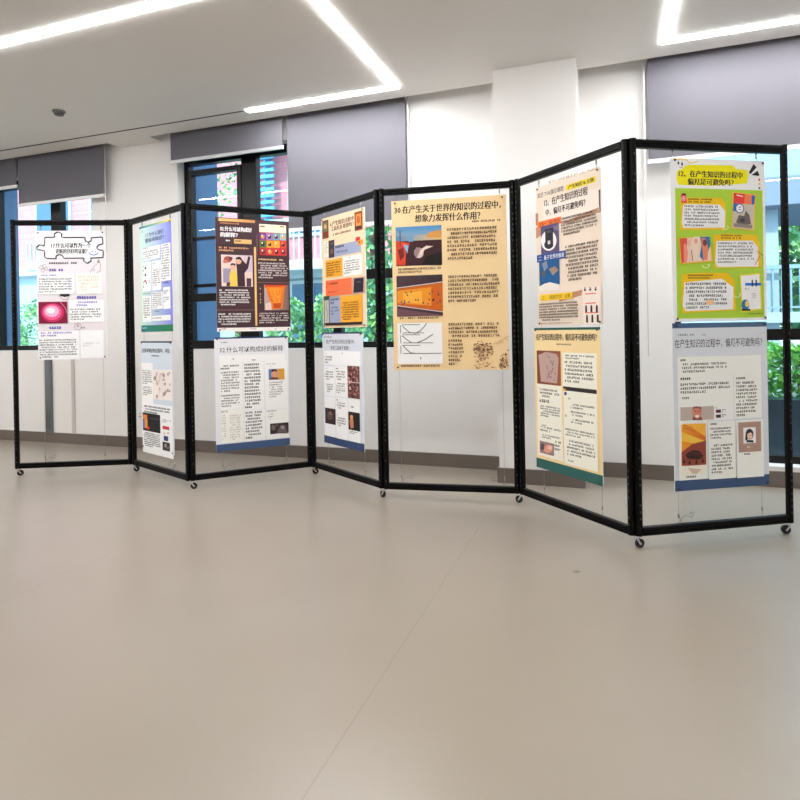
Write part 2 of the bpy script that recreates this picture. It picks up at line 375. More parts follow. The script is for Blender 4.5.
BT = .004                     # board thickness
class Sheet:
    """A printed board. Design units are mapped by the four corners of the layout grid."""
    def __init__(s, panel, x0, x1, z0, z1, quad, bgc, label, cat='poster', bgr=None, yoff=0.0):
        A = Vector((PX[panel], PY[panel], 0)); B = Vector((PX[panel + 1], PY[panel + 1], 0)); d = (B - A).normalized()
        ph = math.atan2(d.y, d.x); n = Vector((d.y, -d.x, 0))
        p = A + d * (x0 + x1) / 2 + n * .0045
        s.w, s.h = x1 - x0, z1 - z0; s.q = quad
        s.root = empty('poster', (p.x, p.y, z0), ph, label=label, cat=cat, group='posters wired into the folding screen')
        g = MB(); g.box((-s.w / 2, -BT, 0), (s.w / 2, 0, s.h)); g.build('board', m_board, s.root)
        s.lev = 0; s.cur = None
        s.start(); l, r = lin(bgc), lin(bgr or bgc)
        s.quadc(0, 0, 1, 1, l, r); s.end('printed_sheet')
    def uv(s, x, y):
        tl, tr, bl, br = s.q
        u = .5
        for _ in range(6):
            v = (y - (tl[1] + (tr[1] - tl[1]) * u)) / ((bl[1] + (br[1] - bl[1]) * u) - (tl[1] + (tr[1] - tl[1]) * u))
            xl = tl[0] + (bl[0] - tl[0]) * v; xr = tr[0] + (br[0] - tr[0]) * v
            u = (x - xl) / (xr - xl)
        return u, v
    def box2(s, x0, y0, x1, y1):
        xm, ym = (x0 + x1) / 2, (y0 + y1) / 2
        return (s.uv(x0, ym)[0], s.uv(xm, y0)[1]), (s.uv(x1, ym)[0], s.uv(xm, y1)[1])
    def P(s, u, v):
        return (-s.w / 2 + u * s.w, -BT - .0002 - .00012 * s.lev, s.h * (1 - v))
    def start(s): s.cur = MB()
    def end(s, name, parent=None, label=None):
        o = s.cur.build(name, m_print, parent or s.root, colored=True); s.cur = None
        if label: o['label'] = label
        return o
    def quadc(s, u0, v0, u1, v1, cl, cr=None, cb=None, cbr=None):
        cr = cr or cl; cb = cb or cl; cbr = cbr or cr
        s.cur.face([s.P(u0, v1), s.P(u1, v1), s.P(u1, v0), s.P(u0, v0)], cols=[cb, cbr, cr, cl]); 
    def up(s): s.lev += 1
    def r(s, x0, y0, x1, y1, c, c2=None, vert=False):
        s.up(); a, b = s.box2(x0, y0, x1, y1); c = lin(c); c2 = lin(c2) if c2 else c
        if vert: s.quadc(a[0], a[1], b[0], b[1], c, c, c2, c2)
        else: s.quadc(a[0], a[1], b[0], b[1], c, c2)
    def p(s, pts, c):
        s.up(); Q = [s.P(*s.uv(*q)) for q in pts]
        # orient towards the viewer
        ar = sum(Q[i][0] * Q[(i + 1) % len(Q)][2] - Q[(i + 1) % len(Q)][0] * Q[i][2] for i in range(len(Q)))
        if ar < 0: Q = Q[::-1]
        s.cur.face(Q, lin(c))
    def e(s, x, y, rx, ry, c, n=18, a0=0, a1=2 * PI):
        s.p([(x + rx * math.cos(a0 + (a1 - a0) * k / n), y + ry * math.sin(a0 + (a1 - a0) * k / n)) for k in range(n + (0 if abs(a1 - a0 - 2 * PI) < 1e-6 else 1))], c)
    def l(s, pts, t, c):
        """stroke of thickness t (design units)"""
        s.up(); c = lin(c)
        for (x0, y0), (x1, y1) in zip(pts, pts[1:]):
            dx, dy = x1 - x0, y1 - y0; ln = math.hypot(dx, dy) or 1; nx, ny = -dy / ln * t / 2, dx / ln * t / 2
            Q = [s.P(*s.uv(x0 + nx, y0 + ny)), s.P(*s.uv(x1 + nx, y1 + ny)), s.P(*s.uv(x1 - nx, y1 - ny)), s.P(*s.uv(x0 - nx, y0 - ny))]
            ar = sum(Q[i][0] * Q[(i + 1) % 4][2] - Q[(i + 1) % 4][0] * Q[i][2] for i in range(4))
            s.cur.face(Q if ar > 0 else Q[::-1], c)
    def t(s, txt, x0, y0, x1, y1, c, bold=.012):
        s.up(); dx_ = (.003 if bold > .015 else .002) if bold > .01 else 0; V, F = glyphs(txt, .004); a, b = s.box2(x0, y0, x1, y1); c = lin(c)
        for f in F:
            q_ = [s.P(a[0] + V[i][0] * (b[0] - a[0]), b[1] + V[i][1] * (a[1] - b[1])) for i in f]
            s.cur.face(q_, c)
            if dx_: s.cur.face([(x + dx_, y - .00004, z) for x, y, z in q_], c)
    def body(s, x0, y0, x1, y1, rows, c, fill=1.0, ink=.6, last=.55, lead=.6):
        """rows of small unreadable character marks"""
        s.up(); a, b = s.box2(x0, y0, x1, y1); c = lin(c)
        rh = (b[1] - a[1]) / rows; chh = rh * lead; cw = chh * s.h / s.w * .95
        for k in range(rows):
            v = a[1] + k * rh; end = b[0] - (0 if k < rows - 1 else (b[0] - a[0]) * (1 - last)) - R.random() * cw * 1.2
            u = a[0] + (cw * 1.6 if R.random() < .2 else 0); cj = R.uniform(.93, 1.07)
            while u + cw < end:
                if R.random() < .93:
                    m_ = .45 * ink
                    t1 = chh * (.2 + .16 * m_); tw = cw * .9
                    for vv in (v + chh * R.uniform(0, .15), v + chh * R.uniform(.35, .5), v + chh * R.uniform(.7, .8)):
                        if R.random() < .5 + .5 * ink:
                            o1 = cw * R.uniform(0, .2); s.quadc(u + o1, vv, u + tw - cw * R.uniform(0, .15), vv + t1, c)
                    uu = u + cw * R.uniform(.2, .6); s.quadc(uu, v, uu + cw * .2, v + chh, c)
                u += cw * cj * R.uniform(.92, 1.08)
    def card(s, x0, y0, x1, y1, c, blocks=(), name='text_card', tc=(56, 50, 50)):
        s.start(); s.r(x0, y0, x1, y1, c); o = s.end(name)
        if blocks:
            s.start()
            for bl in blocks: s.body(*bl[:5], bl[5] if len(bl) > 5 else tc, ink=bl[6] if len(bl) > 6 else .6)
            s.end('body_text', o)
        return o
    def pins(s, col=(60, 55, 52), bottom=True):
        lv = BT + .00012 * s.lev + .0003
        for u in (.035, .965):
            for v in ((.016, .984) if bottom else (.016,)):
                g = MB(); x, _, z = s.P(u, v); g.disc((x, z), .006, -lv - .003, -lv, 'y', 12); g.build('corner_clip', mat_clip, s.root)
mat_clip = mat('dark_clip', (62, 60, 60), .4, metal=.5, noise=.1)
WH = (244, 240, 236)

# ---------------- 1 jigsaw poster
p = Sheet(0, .18, .716, .932, 1.975, ((37, 60), (410, 60), (42, 745), (410, 742)), (220, 211, 214), 'pale lilac poster with a jigsaw shaped heading and pink photo, leftmost on the screen')
p.start()
puz = [(85, 95), (130, 95), (138, 90), (135, 75), (155, 66), (176, 76), (172, 90), (180, 96), (262, 96), (300, 96), (300, 112), (316, 122), (334, 112), (334, 98), (395, 94), (396, 130), (372, 136), (362, 150), (372, 162), (398, 166), (396, 203), (328, 206), (332, 220), (310, 234), (290, 220), (294, 206), (185, 206), (178, 192), (160, 186), (144, 192), (142, 208), (92, 206), (82, 198), (82, 168), (66, 162), (44, 160), (40, 146), (56, 134), (76, 140), (84, 132)]
cx_, cy_ = 235, 150
for k in range(len(puz)):
    p.lev = 3; p.p([puz[k], puz[(k + 1) % len(puz)], (cx_, cy_)], (246, 240, 242))
p.lev = 4; p.l(puz + [puz[0]], 6, (30, 26, 28)); p.l([(x + 3, y + 3) for x, y in puz], 2.5, (110, 100, 105))
j = p.end('jigsaw_heading')
p.start(); p.t('17.什么可以作为一个', 118, 124, 332, 152, (40, 34, 38), .02); p.t('论断的良好的证据？', 140, 156, 312, 182, (40, 34, 38), .02)
p.l([(320, 176), (328, 186), (345, 191), (362, 187), (372, 176)], 5, (60, 100, 190)); p.e(338, 172, 3, 4, (60, 100, 190)); p.e(355, 172, 3, 4, (60, 100, 190)); p.end('heading_text', j)
p.start(); p.body(105, 226, 272, 244, 1, (50, 42, 45), ink=1, last=1)
p.body(105, 262, 190, 284, 1, (70, 60, 160), ink=1, last=1); p.body(250, 408, 378, 432, 1, (70, 60, 160), ink=1, last=1); p.body(80, 568, 178, 590, 1, (60, 60, 170), ink=1, last=1)
p.end('section_titles')
p.start()
for cx0, cy0, r0 in ((65, 255, 10), (80, 250, 11), (90, 262, 9), (72, 270, 9)): p.l([(cx0 + r0 * math.cos(k * .7), cy0 + r0 * math.sin(k * .7)) for k in range(10)], 1.6, (120, 105, 105))
p.l([(325, 288), (335, 262), (348, 275), (345, 250), (362, 240), (372, 212), (382, 240), (380, 275), (360, 285), (325, 288)], 2, (110, 95, 92)); p.e(372, 225, 7, 8, (150, 135, 130))
p.l([(155, 402), (175, 425), (200, 425), (215, 402)], 2, (90, 80, 80)); p.p([(160, 394), (214, 392), (212, 408), (186, 412), (162, 406)], (32, 30, 30))
p.l([(255 + 18 * math.cos(k * .5), 570 + 18 * math.sin(k * .5)) for k in range(14)], 2, (110, 95, 95)); p.e(255, 566, 7, 8, (175, 160, 160)); p.body(272, 572, 305, 584, 1, (100, 90, 90), last=1)
p.end('doodle_drawings')
p.card(45, 288, 240, 396, WH, [(50, 292, 234, 306, 1, (95, 80, 170), .8), (50, 312, 234, 392, 6)])
p.card(252, 285, 388, 396, (240, 230, 220), [(258, 300, 380, 390, 5, (222, 180, 150), .1)])
p.card(212, 430, 396, 546, WH, [(242, 436, 376, 468, 2, (120, 85, 180), .8), (216, 474, 385, 540, 5)])
p.card(45, 592, 262, 744, WH, [(58, 597, 230, 626, 2, (120, 85, 180), .8), (50, 636, 254, 738, 8)])
p.card(268, 590, 392, 738, (242, 236, 232), [(280, 655, 380, 680, 2, (190, 180, 178), .1)])
p.start(); p.r(48, 437, 201, 552, (120, 18, 52)); p.e(122, 495, 62, 50, (190, 40, 90)); p.e(120, 492, 50, 42, (235, 80, 130)); p.e(118, 488, 38, 30, (250, 175, 200)); p.e(112, 484, 22, 15, (255, 232, 238))
for k in range(14):
    a = k * .45; p.lev -= 1; p.l([(120 + 20 * math.cos(a), 490 + 14 * math.sin(a)), (120 + 46 * math.cos(a + .2), 494 + 38 * math.sin(a + .2))], 2.2, (250, 150, 180))
p.l([(165, 440), (190, 470), (200, 500)], 3, (240, 140, 170)); p.end('printed_picture')
p.pins()

# ---------------- 2 upper, green to violet
p = Sheet(1, .205, .712, 1.142, 1.976, ((68, 138), (262, 82), (77, 780), (270, 780)), (196, 224, 206), 'pale green to violet poster with white text cards, above the narrow grey poster', bgr=(128, 128, 212))
p.start(); p.lev += 1
a, b, c = lin((16, 105, 140)), lin((110, 170, 130)), lin((226, 200, 60)); p.quadc(0, 0, .5, .018, a, b); p.quadc(.5, 0, 1, .018, b, c); p.end('top_band')
p.start(); p.lev += 1; p.quadc(0, .938, 1, 1, lin((16, 104, 110)), lin((24, 120, 62))); p.body(84, 752, 135, 764, 1, (190, 220, 215)); p.end('bottom_band')
p.start(); p.body(80, 158, 116, 172, 1, (80, 110, 110)); p.t('17.为什么我们', 108, 160, 216, 186, (48, 54, 92), .014); p.t('要探寻知识？', 104, 194, 220, 222, (48, 54, 92), .014); p.end('heading_text')
p.card(87, 255, 196, 335, WH, [(90, 258, 166, 272, 1), (90, 278, 192, 332, 4)])
p.card(203, 235, 259, 465, WH, [(206, 240, 256, 462, 14)])
c3 = p.card(87, 352, 142, 530, WH, [(90, 372, 104, 520, 6), (130, 450, 140, 500, 4)])
p.start(); p.p([(105, 375), (114, 395), (100, 393)], (50, 40, 50)); p.e(106, 430, 5, 9, (70, 50, 60)); p.e(104, 468, 8, 6, (200, 60, 70)); p.e(112, 480, 4, 6, (70, 50, 60)); p.end('small_icons', c3)
p.card(148, 340, 203, 525, WH, [(151, 352, 198, 366, 1), (151, 395, 199, 500, 8)])
p.card(215, 505, 257, 640, WH, [(218, 525, 254, 550, 2), (218, 565, 252, 600, 3)])
p.card(88, 560, 143, 718, WH, [(92, 572, 138, 700, 9)])
p.card(148, 535, 213, 640, WH, [(151, 540, 209, 636, 8)])
p.card(148, 680, 258, 712, WH, [(151, 690, 250, 704, 1)])
p.start(); p.body(90, 540, 140, 552, 1, (60, 90, 90), last=1); p.body(220, 472, 252, 486, 1, (50, 50, 110), last=1); p.body(160, 650, 195, 662, 1, (50, 50, 110), last=1); p.end('section_titles')
p.pins()

# ---------------- 2 lower
p = Sheet(1, .19, .690, .222, 1.069, ((72, 40), (265, 40), (75, 680), (270, 742)), (199, 208, 216), 'narrow blue-grey poster with a black picture, below the green to violet poster')
p.start(); p.lev += 1; p.quadc(0, 0, 1, .014, lin((28, 44, 74))); p.end('top_band')
p.start(); p.t('在探寻知识的过程中，可信', 80, 84, 250, 112, (42, 42, 48), .02); p.body(140, 124, 192, 140, 1, (60, 60, 66), ink=1, last=1); p.end('heading_text')
p.card(74, 172, 148, 420, (240, 230, 226), [(78, 215, 144, 305, 7), (78, 315, 144, 372, 5)])
for q in ((150, 212, 203, 398), (205, 215, 264, 402)):
    o = p.card(*q, (236, 220, 214)); p.start()
    for k in range(16):
        x = R.uniform(q[0] + 6, q[2] - 8); y = R.uniform(q[1] + 15, q[3] - 15); p.lev = p.lev - 1; p.e(x, y, R.uniform(4, 9), R.uniform(6, 15), (R.randint(150, 190), R.randint(118, 140), 118), 7)
    p.lev += 1; p.end('brown_sketch', o)
p.card(75, 425, 266, 736, (236, 232, 236), [(88, 440, 250, 492, 3, (50, 44, 48), 1), (86, 600, 190, 690, 8, (40, 36, 38), 1)])
p.start(); p.r(79, 480, 190, 590, (18, 16, 20)); p.r(80, 484, 108, 512, (214, 120, 60)); p.r(80, 514, 94, 565, (80, 90, 170)); p.r(92, 512, 110, 566, (226, 140, 40)); p.e(115, 566, 9, 9, (220, 50, 40)); p.r(125, 512, 180, 516, (90, 80, 80)); p.end('printed_picture')
o = p.card(197, 508, 262, 722, (244, 242, 244), [(202, 522, 256, 545, 2)])
p.start(); p.r(205, 562, 245, 582, (190, 50, 60)); p.e(215, 605, 7, 8, (214, 190, 180)); p.e(238, 605, 7, 8, (214, 190, 180)); p.r(212, 622, 238, 652, (34, 52, 104)); p.end('small_icons', o)
p.start(); p.r(204, 660, 248, 712, (44, 40, 42)); p.e(222, 680, 8, 12, (150, 130, 125)); p.e(236, 695, 8, 8, (110, 100, 98)); p.end('printed_picture')
p.pins()

# ---------------- 3 upper, dark plum
p = Sheet(2, .207, .757, 1.132, 1.974, ((40, 58), (512, 72), (35, 780), (505, 772)), (66, 42, 47), 'dark plum poster with gold lines, coloured picture grid and orange drink photo')
GD = (222, 178, 110)
p.start(); p.lev += 1; p.quadc(0, .966, 1, 1, lin((235, 226, 220))); p.body(60, 758, 130, 768, 1, (80, 70, 70)); p.body(240, 758, 320, 768, 1, (80, 70, 70)); p.body(400, 758, 440, 768, 1, (80, 70, 70)); p.end('bottom_band')
p.start(); p.r(60, 66, 290, 84, GD, (190, 130, 80)); p.r(276, 240, 289, 742, GD); p.r(36, 232, 288, 236, (40, 24, 28)); p.r(36, 640, 276, 644, (120, 90, 86)); p.r(292, 464, 508, 468, (120, 90, 86)); p.p([(292, 160), (310, 150), (300, 300), (292, 300)], (92, 60, 66)); p.end('gold_lines')
p.start(); p.body(70, 90, 192, 104, 1, (214, 140, 90), last=1); p.t('32.什么可以构成好', 68, 116, 266, 146, (246, 240, 236), .03); p.t('的解释？', 70, 152, 176, 182, (246, 240, 236), .03)
p.body(78, 198, 146, 214, 1, (246, 240, 236), ink=1, last=1); p.end('heading_text')
p.card(154, 194, 264, 222, (214, 170, 110), [(160, 201, 256, 216, 1, (60, 40, 30), .8)])
p.start(); p.body(58, 244, 254, 278, 2, (232, 170, 120), last=.5); p.body(54, 512, 250, 618, 7, (238, 230, 226), ink=.8); p.body(44, 662, 256, 742, 5, (238, 230, 226), ink=.8)
p.body(304, 314, 488, 330, 1, (240, 200, 150), ink=.9, last=1); p.body(302, 338, 500, 444, 7, (225, 214, 212)); p.body(300, 658, 502, 730, 5, (225, 214, 212)); p.end('body_text')
p.start(); p.r(70, 294, 266, 493, (224, 200, 190), (196, 176, 190)); p.r(80, 380, 130, 470, (150, 140, 160)); p.r(205, 400, 262, 492, (228, 196, 180)); p.r(225, 440, 255, 492, (70, 54, 66))
p.p([(160, 315), (196, 318), (226, 350), (240, 300), (254, 305), (238, 375), (214, 408), (216, 492), (168, 492), (166, 380)], (58, 34, 42)); p.e(178, 330, 19, 22, (214, 160, 132)); p.p([(160, 322), (166, 308), (188, 304), (200, 318), (196, 330), (184, 320)], (40, 24, 26))
p.e(112, 322, 26, 20, (150, 80, 60)); p.e(96, 336, 15, 12, (190, 110, 90)); p.e(130, 316, 12, 10, (96, 50, 44)); p.e(143, 372, 17, 20, (226, 170, 140)); p.p([(124, 362), (134, 346), (156, 348), (160, 366), (146, 356)], (50, 30, 26))
p.p([(126, 396), (160, 390), (168, 440), (164, 492), (120, 492), (118, 430)], (224, 190, 84)); p.p([(100, 470), (122, 466), (120, 492), (98, 492)], (90, 50, 40)); p.end('printed_picture')
p.start(); p.r(315, 95, 492, 292, (176, 60, 52)); p.r(315, 95, 492, 146, (236, 214, 188)); p.r(322, 104, 352, 112, (110, 70, 50)); p.r(450, 104, 480, 110, (110, 70, 50))
cc = [[(92, 60, 130), (140, 110, 170), (96, 150, 170), (130, 170, 180)], [(70, 110, 60), (214, 150, 40), (224, 160, 50), (216, 60, 44)], [(170, 40, 50), (196, 50, 46), (206, 50, 50), (190, 44, 50)]]
for a in range(3):
    for b in range(4):
        x = 316 + b * 44.5; y = 150 + a * 48; p.lev -= 1; p.r(x, y, x + 41, y + 44, cc[a][b])
p.lev += 1
for a in range(3):
    for b in range(4):
        x = 336 + b * 44.5; y = 174 + a * 48; p.lev -= 1; p.e(x, y, 12, 13, [(230, 140, 60), (50, 34, 40), (80, 30, 40)][(a + b) % 3], 8)
p.lev += 1
for a in range(3):
    for b in range(4): p.lev -= 1; p.e(332 + b * 44.5, 166 + a * 48, 5, 6, [(250, 220, 180), (230, 170, 80)][(a * b) % 2], 7)
p.lev += 1; p.end('printed_picture')
p.start(); p.r(336, 480, 496, 642, (180, 156, 150), (120, 90, 80)); p.p([(340, 480), (478, 480), (480, 500), (340, 500)], (196, 60, 34)); p.p([(346, 492), (472, 490), (452, 630), (384, 636)], (222, 112, 24)); p.p([(366, 500), (450, 500), (436, 610), (396, 614)], (236, 140, 40)); p.p([(342, 600), (378, 590), (382, 640), (340, 640)], (214, 196, 186))
for k in range(16): p.lev -= 1; p.e(R.uniform(366, 452), R.uniform(510, 600), 5, 5, (198, 88, 20), 6)
p.lev += 1; p.p([(390, 598), (446, 596), (440, 628), (398, 630)], (176, 70, 24)); p.end('printed_picture')
p.start(); p.body(306, 482, 326, 640, 9, GD); p.end('side_text')
p.pins((200, 200, 200))

# ---------------- 3 lower
BLU = (58, 80, 116)
p = Sheet(2, .185, .734, .251, 1.09, ((35, 45), (485, 40), (28, 750), (482, 705)), (222, 221, 224), 'pale grey poster with a small blue portrait picture, below the dark plum poster')
p.start(); p.lev += 1; p.quadc(0, 0, 1, .013, lin((34, 54, 96))); p.end('top_band')
p.start(); p.lev += 1; p.quadc(0, .937, 1, 1, lin(BLU)); p.end('bottom_band')
p.start(); p.body(62, 72, 118, 84, 1, (120, 116, 116), last=1); p.t('32.什么可以构成好的解释', 64, 100, 452, 136, (48, 46, 52), .004); p.end('heading_text')
p.card(62, 152, 461, 194, (240, 236, 228), [(140, 174, 168, 188, 1, (40, 36, 36), 1), (256, 180, 322, 192, 1, (40, 36, 36), 1)])
p.card(62, 196, 194, 486, (240, 236, 228), [(66, 214, 186, 246, 2, (50, 44, 40), 1), (66, 254, 186, 384, 8), (66, 396, 186, 476, 5)])
p.card(200, 196, 326, 488, (240, 236, 228), [(206, 206, 314, 486, 14, (64, 56, 52), .9)])
p.card(334, 190, 474, 484, (240, 236, 228), [(345, 206, 460, 216, 1, (120, 110, 100)), (358, 222, 400, 232, 1), (358, 318, 452, 418, 7, (110, 98, 90), .3)])
p.card(62, 490, 194, 690, (236, 230, 222), [(64, 494, 160, 510, 1, (100, 90, 84)), (64, 520, 100, 680, 10, (176, 164, 156), .1), (112, 520, 186, 680, 11, (170, 158, 150), .1)])
p.card(200, 492, 326, 680, (240, 236, 228), [(206, 500, 314, 672, 9, (64, 56, 52), .9)])
p.card(334, 488, 474, 664, (238, 233, 226), [(340, 492, 470, 504, 1, (130, 120, 110)), (344, 512, 390, 560, 3, (170, 150, 130), .2)])
p.start(); p.r(357, 240, 456, 306, (28, 110, 176), (224, 160, 40)); p.r(420, 240, 456, 306, (206, 150, 50)); p.e(392, 272, 20, 24, (204, 140, 110)); p.p([(370, 262), (378, 244), (404, 242), (412, 262), (396, 254)], (60, 40, 36)); p.p([(362, 306), (372, 292), (408, 292), (424, 306)], (110, 40, 50)); p.end('printed_picture')
p.start(); p.r(357, 572, 475, 636, (50, 40, 42)); p.e(378, 600, 14, 18, (110, 92, 88)); p.p([(395, 636), (420, 590), (450, 585), (470, 636)], (96, 84, 84)); p.e(436, 598, 12, 12, (150, 134, 130)); p.e(400, 585, 8, 8, (90, 76, 74)); p.end('printed_picture')
p.pins((220, 220, 220))

# ---------------- 4 upper, peach
p = Sheet(3, .207, .760, 1.146, 1.972, ((45, 135), (298, 68), (50, 758), (293, 758)), (240, 208, 174), 'narrow peach poster with orange, coral and blue-grey text boxes, above a grey poster')
p.start(); p.t('6.产生知识过程中', 98, 134, 238, 162, (92, 44, 26), .02); p.t('工具有多重要吗？', 104, 164, 236, 190, (92, 44, 26), .02); p.t('？', 158, 182, 168, 200, (92, 44, 26), .02); p.body(110, 206, 226, 226, 1, (100, 56, 36), ink=.9, last=1); p.end('heading_text')
p.start(); p.r(51, 142, 90, 246, (120, 60, 34)); p.r(57, 155, 84, 232, (96, 116, 84)); p.e(70, 178, 9, 14, (212, 160, 100)); p.r(58, 206, 84, 232, (120, 50, 40)); p.end('printed_picture')
p.start(); p.r(243, 94, 286, 202, (140, 60, 26)); p.r(250, 108, 278, 190, (232, 140, 60)); p.e(264, 140, 10, 22, (190, 90, 40)); p.r(250, 176, 279, 192, (50, 40, 44)); p.end('printed_picture')
p.card(62, 262, 88, 352, (238, 226, 210), [(66, 268, 84, 346, 6, (150, 130, 120), .3)])
p.start(); p.r(90, 256, 125, 356, (58, 44, 52)); p.e(108, 320, 9, 16, (110, 80, 76)); p.r(96, 266, 120, 282, (84, 70, 76)); p.end('printed_picture')
p.card(124, 272, 275, 338, (156, 163, 188), [(128, 280, 235, 302, 1, (40, 36, 60), 1), (132, 308, 268, 330, 1, (70, 70, 110), .5)])
p.start(); p.r(247, 240, 271, 264, (206, 46, 40)); p.r(258, 258, 286, 286, (238, 150, 50)); p.e(268, 270, 6, 6, (190, 60, 30), 8); p.end('sticky_notes')
p.card(70, 366, 171, 466, (246, 164, 44), [(104, 362, 122, 378, 1, (80, 44, 20), 1), (75, 380, 164, 462, 6, (100, 54, 24), .8)])
p.card(173, 346, 279, 460, (246, 236, 224), [(212, 350, 232, 366, 1, (80, 44, 30), 1), (178, 370, 270, 450, 6, (84, 66, 60))])
p.card(70, 480, 222, 572, (244, 108, 66), [(74, 494, 216, 514, 1, (110, 36, 26), .9), (74, 520, 90, 534, 1, (110, 36, 26), .9), (74, 545, 205, 560, 1, (150, 50, 40), .4)])
p.start(); p.r(224, 470, 292, 566, (196, 156, 140)); p.p([(236, 478), (286, 474), (282, 556), (230, 560)], (34, 28, 40)); p.l([(246, 500), (270, 496)], 3, (120, 110, 120)); p.end('printed_picture')
p.start(); p.r(57, 576, 93, 740, (96, 80, 66)); p.r(62, 600, 88, 732, (190, 190, 172)); p.l([(75, 606), (72, 640), (80, 670), (74, 728)], 3, (90, 130, 170)); p.r(62, 580, 88, 598, (60, 90, 70)); p.end('printed_picture')
p.card(93, 580, 156, 730, (152, 160, 186), [(98, 590, 150, 626, 2, (50, 44, 60), 1), (100, 636, 148, 690, 3, (80, 80, 120), .5)])
p.card(157, 574, 275, 728, (246, 164, 44), [(204, 586, 216, 602, 1, (80, 44, 20), 1), (164, 610, 262, 720, 8, (104, 56, 20), .9)])
p.start(); p.r(66, 728, 272, 744, (52, 34, 30)); p.end('dark_bar')
p.pins()

# ---------------- 4 lower
p = Sheet(3, .19, .708, .277, 1.112, ((57, 42), (290, 45), (55, 695), (297, 748)), (206, 209, 217), 'grey poster with reddish brown and black photos, below the peach poster')
p.start(); p.lev += 1; p.quadc(0, 0, 1, .013, lin((30, 44, 74))); p.end('top_band')
p.start(); p.lev += 1; p.quadc(0, .932, 1, 1, lin((48, 66, 104))); p.body(262, 716, 280, 726, 1, (200, 205, 215)); p.end('bottom_band')
p.start(); p.body(68, 66, 122, 78, 1, (90, 90, 96), last=1); p.t('在产生知识的过程中，', 80, 86, 250, 112, (54, 54, 62), .01); p.t('物质工具有多重要？', 108, 124, 218, 148, (54, 54, 62), .01); p.end('heading_text')
p.card(64, 154, 279, 240, (240, 236, 230), [(70, 164, 90, 174, 1), (176, 164, 196, 178, 1, (50, 40, 40), 1), (70, 182, 122, 232, 3)])
p.card(64, 242, 131, 420, (240, 236, 230), [(70, 252, 98, 264, 1), (70, 272, 126, 330, 4), (74, 348, 124, 402, 4)])
p.card(134, 243, 206, 426, (240, 236, 230), [(138, 254, 176, 266, 1, (50, 40, 40), 1), (138, 272, 196, 332, 4), (138, 344, 196, 410, 5)])
p.start(); p.r(207, 244, 274, 434, (104, 60, 56))
for k in range(60): p.lev -= (k > 0); p.e(R.uniform(212, 269), R.uniform(252, 428), R.uniform(3, 6), R.uniform(5, 9), R.choice([(190, 140, 126), (58, 30, 30), (150, 90, 80), (40, 22, 24), (214, 176, 160)]), 6)
p.r(207, 338, 274, 342, (220, 200, 190)); p.end('printed_picture')
p.card(64, 424, 131, 660, (240, 236, 230))
p.card(134, 430, 206, 676, (240, 236, 230), [(140, 440, 168, 454, 1, (50, 40, 40), 1), (140, 458, 196, 502, 3), (142, 526, 160, 538, 1), (142, 548, 196, 606, 4)])
p.card(209, 436, 276, 690, (240, 236, 230), [(214, 480, 270, 498, 1), (214, 628, 270, 648, 2)])
p.start(); p.r(67, 493, 132, 586, (46, 30, 32)); p.e(98, 536, 18, 26, (92, 66, 62)); p.e(102, 522, 8, 10, (136, 104, 96)); p.end('printed_picture')
p.start(); p.r(210, 515, 275, 622, (22, 16, 18)); p.e(228, 545, 9, 14, (206, 140, 90)); p.p([(216, 560), (238, 556), (240, 606), (222, 610)], (190, 120, 80)); p.end('printed_picture')
p.pins((220, 220, 220))

# ---------------- 5 large tan
p = Sheet(4, .09, .843, .855, 1.977, ((35, 70), (515, 40), (35, 778), (518, 778)), (236, 202, 152), 'large tan poster with two pictures and a curve chart, in the centre frame')
INK = (96, 66, 44)
p.start(); p.t('30.在产生关于世界的知识的过程中，', 48, 78, 492, 112, (40, 32, 30), .022); p.t('想象力发挥什么作用？', 136, 118, 408, 152, (40, 32, 30), .022); p.body(374, 146, 498, 160, 1, (120, 84, 56), ink=.9, last=1); p.end('heading_text')
p.start(); p.r(52, 174, 248, 339, (60, 130, 180), (226, 214, 176), True); p.r(52, 228, 248, 339, (56, 26, 30)); p.r(52, 212, 248, 234, (70, 130, 170), (214, 180, 120)); p.p([(180, 214), (200, 198), (246, 188), (246, 222), (190, 222)], (206, 144, 70))
p.p([(52, 236), (110, 244), (108, 262), (96, 262), (92, 338), (52, 338)], (206, 62, 34)); p.p([(60, 275), (84, 262), (88, 300), (70, 320)], (110, 30, 30)); p.p([(84, 250), (106, 256), (102, 290), (90, 266)], (120, 170, 200)); p.p([(104, 210), (128, 208), (126, 240), (116, 238), (108, 242)], (110, 150, 180))
p.l([(71, 192), (71, 262)], 4, (90, 50, 34)); p.e(150, 286, 20, 22, (206, 186, 180)); p.p([(146, 280), (182, 256), (212, 258), (176, 272), (160, 296)], (224, 200, 186)); p.p([(128, 290), (140, 262), (160, 268), (140, 310)], (150, 120, 120)); p.p([(180, 300), (246, 280), (246, 338), (160, 338)], (22, 12, 16)); p.end('printed_picture')
p.start(); p.r(52, 380, 248, 552, (70, 48, 56), (50, 34, 44)); p.p([(54, 438), (248, 412), (248, 530), (54, 506)], (196, 92, 18)); p.p([(54, 446), (200, 430), (200, 508), (54, 498)], (222, 140, 34)); p.p([(80, 456), (160, 446), (160, 500), (80, 492)], (236, 168, 60)); p.l([(54, 434), (248, 408)], 4, (214, 190, 180)); p.l([(54, 508), (248, 534)], 4, (206, 180, 176)); p.p([(54, 520), (246, 546), (246, 551), (54, 551)], (104, 70, 78))
for k in range(22): p.lev -= (k > 0); p.e(R.uniform(65, 240), R.choice([R.uniform(446, 466), R.uniform(482, 502)]), 3.2, 5, R.choice([(120, 50, 20), (60, 90, 70), (70, 40, 50), (60, 70, 120)]), 6)
p.end('printed_picture')
p.start(); p.r(52, 580, 244, 752, (240, 236, 228))
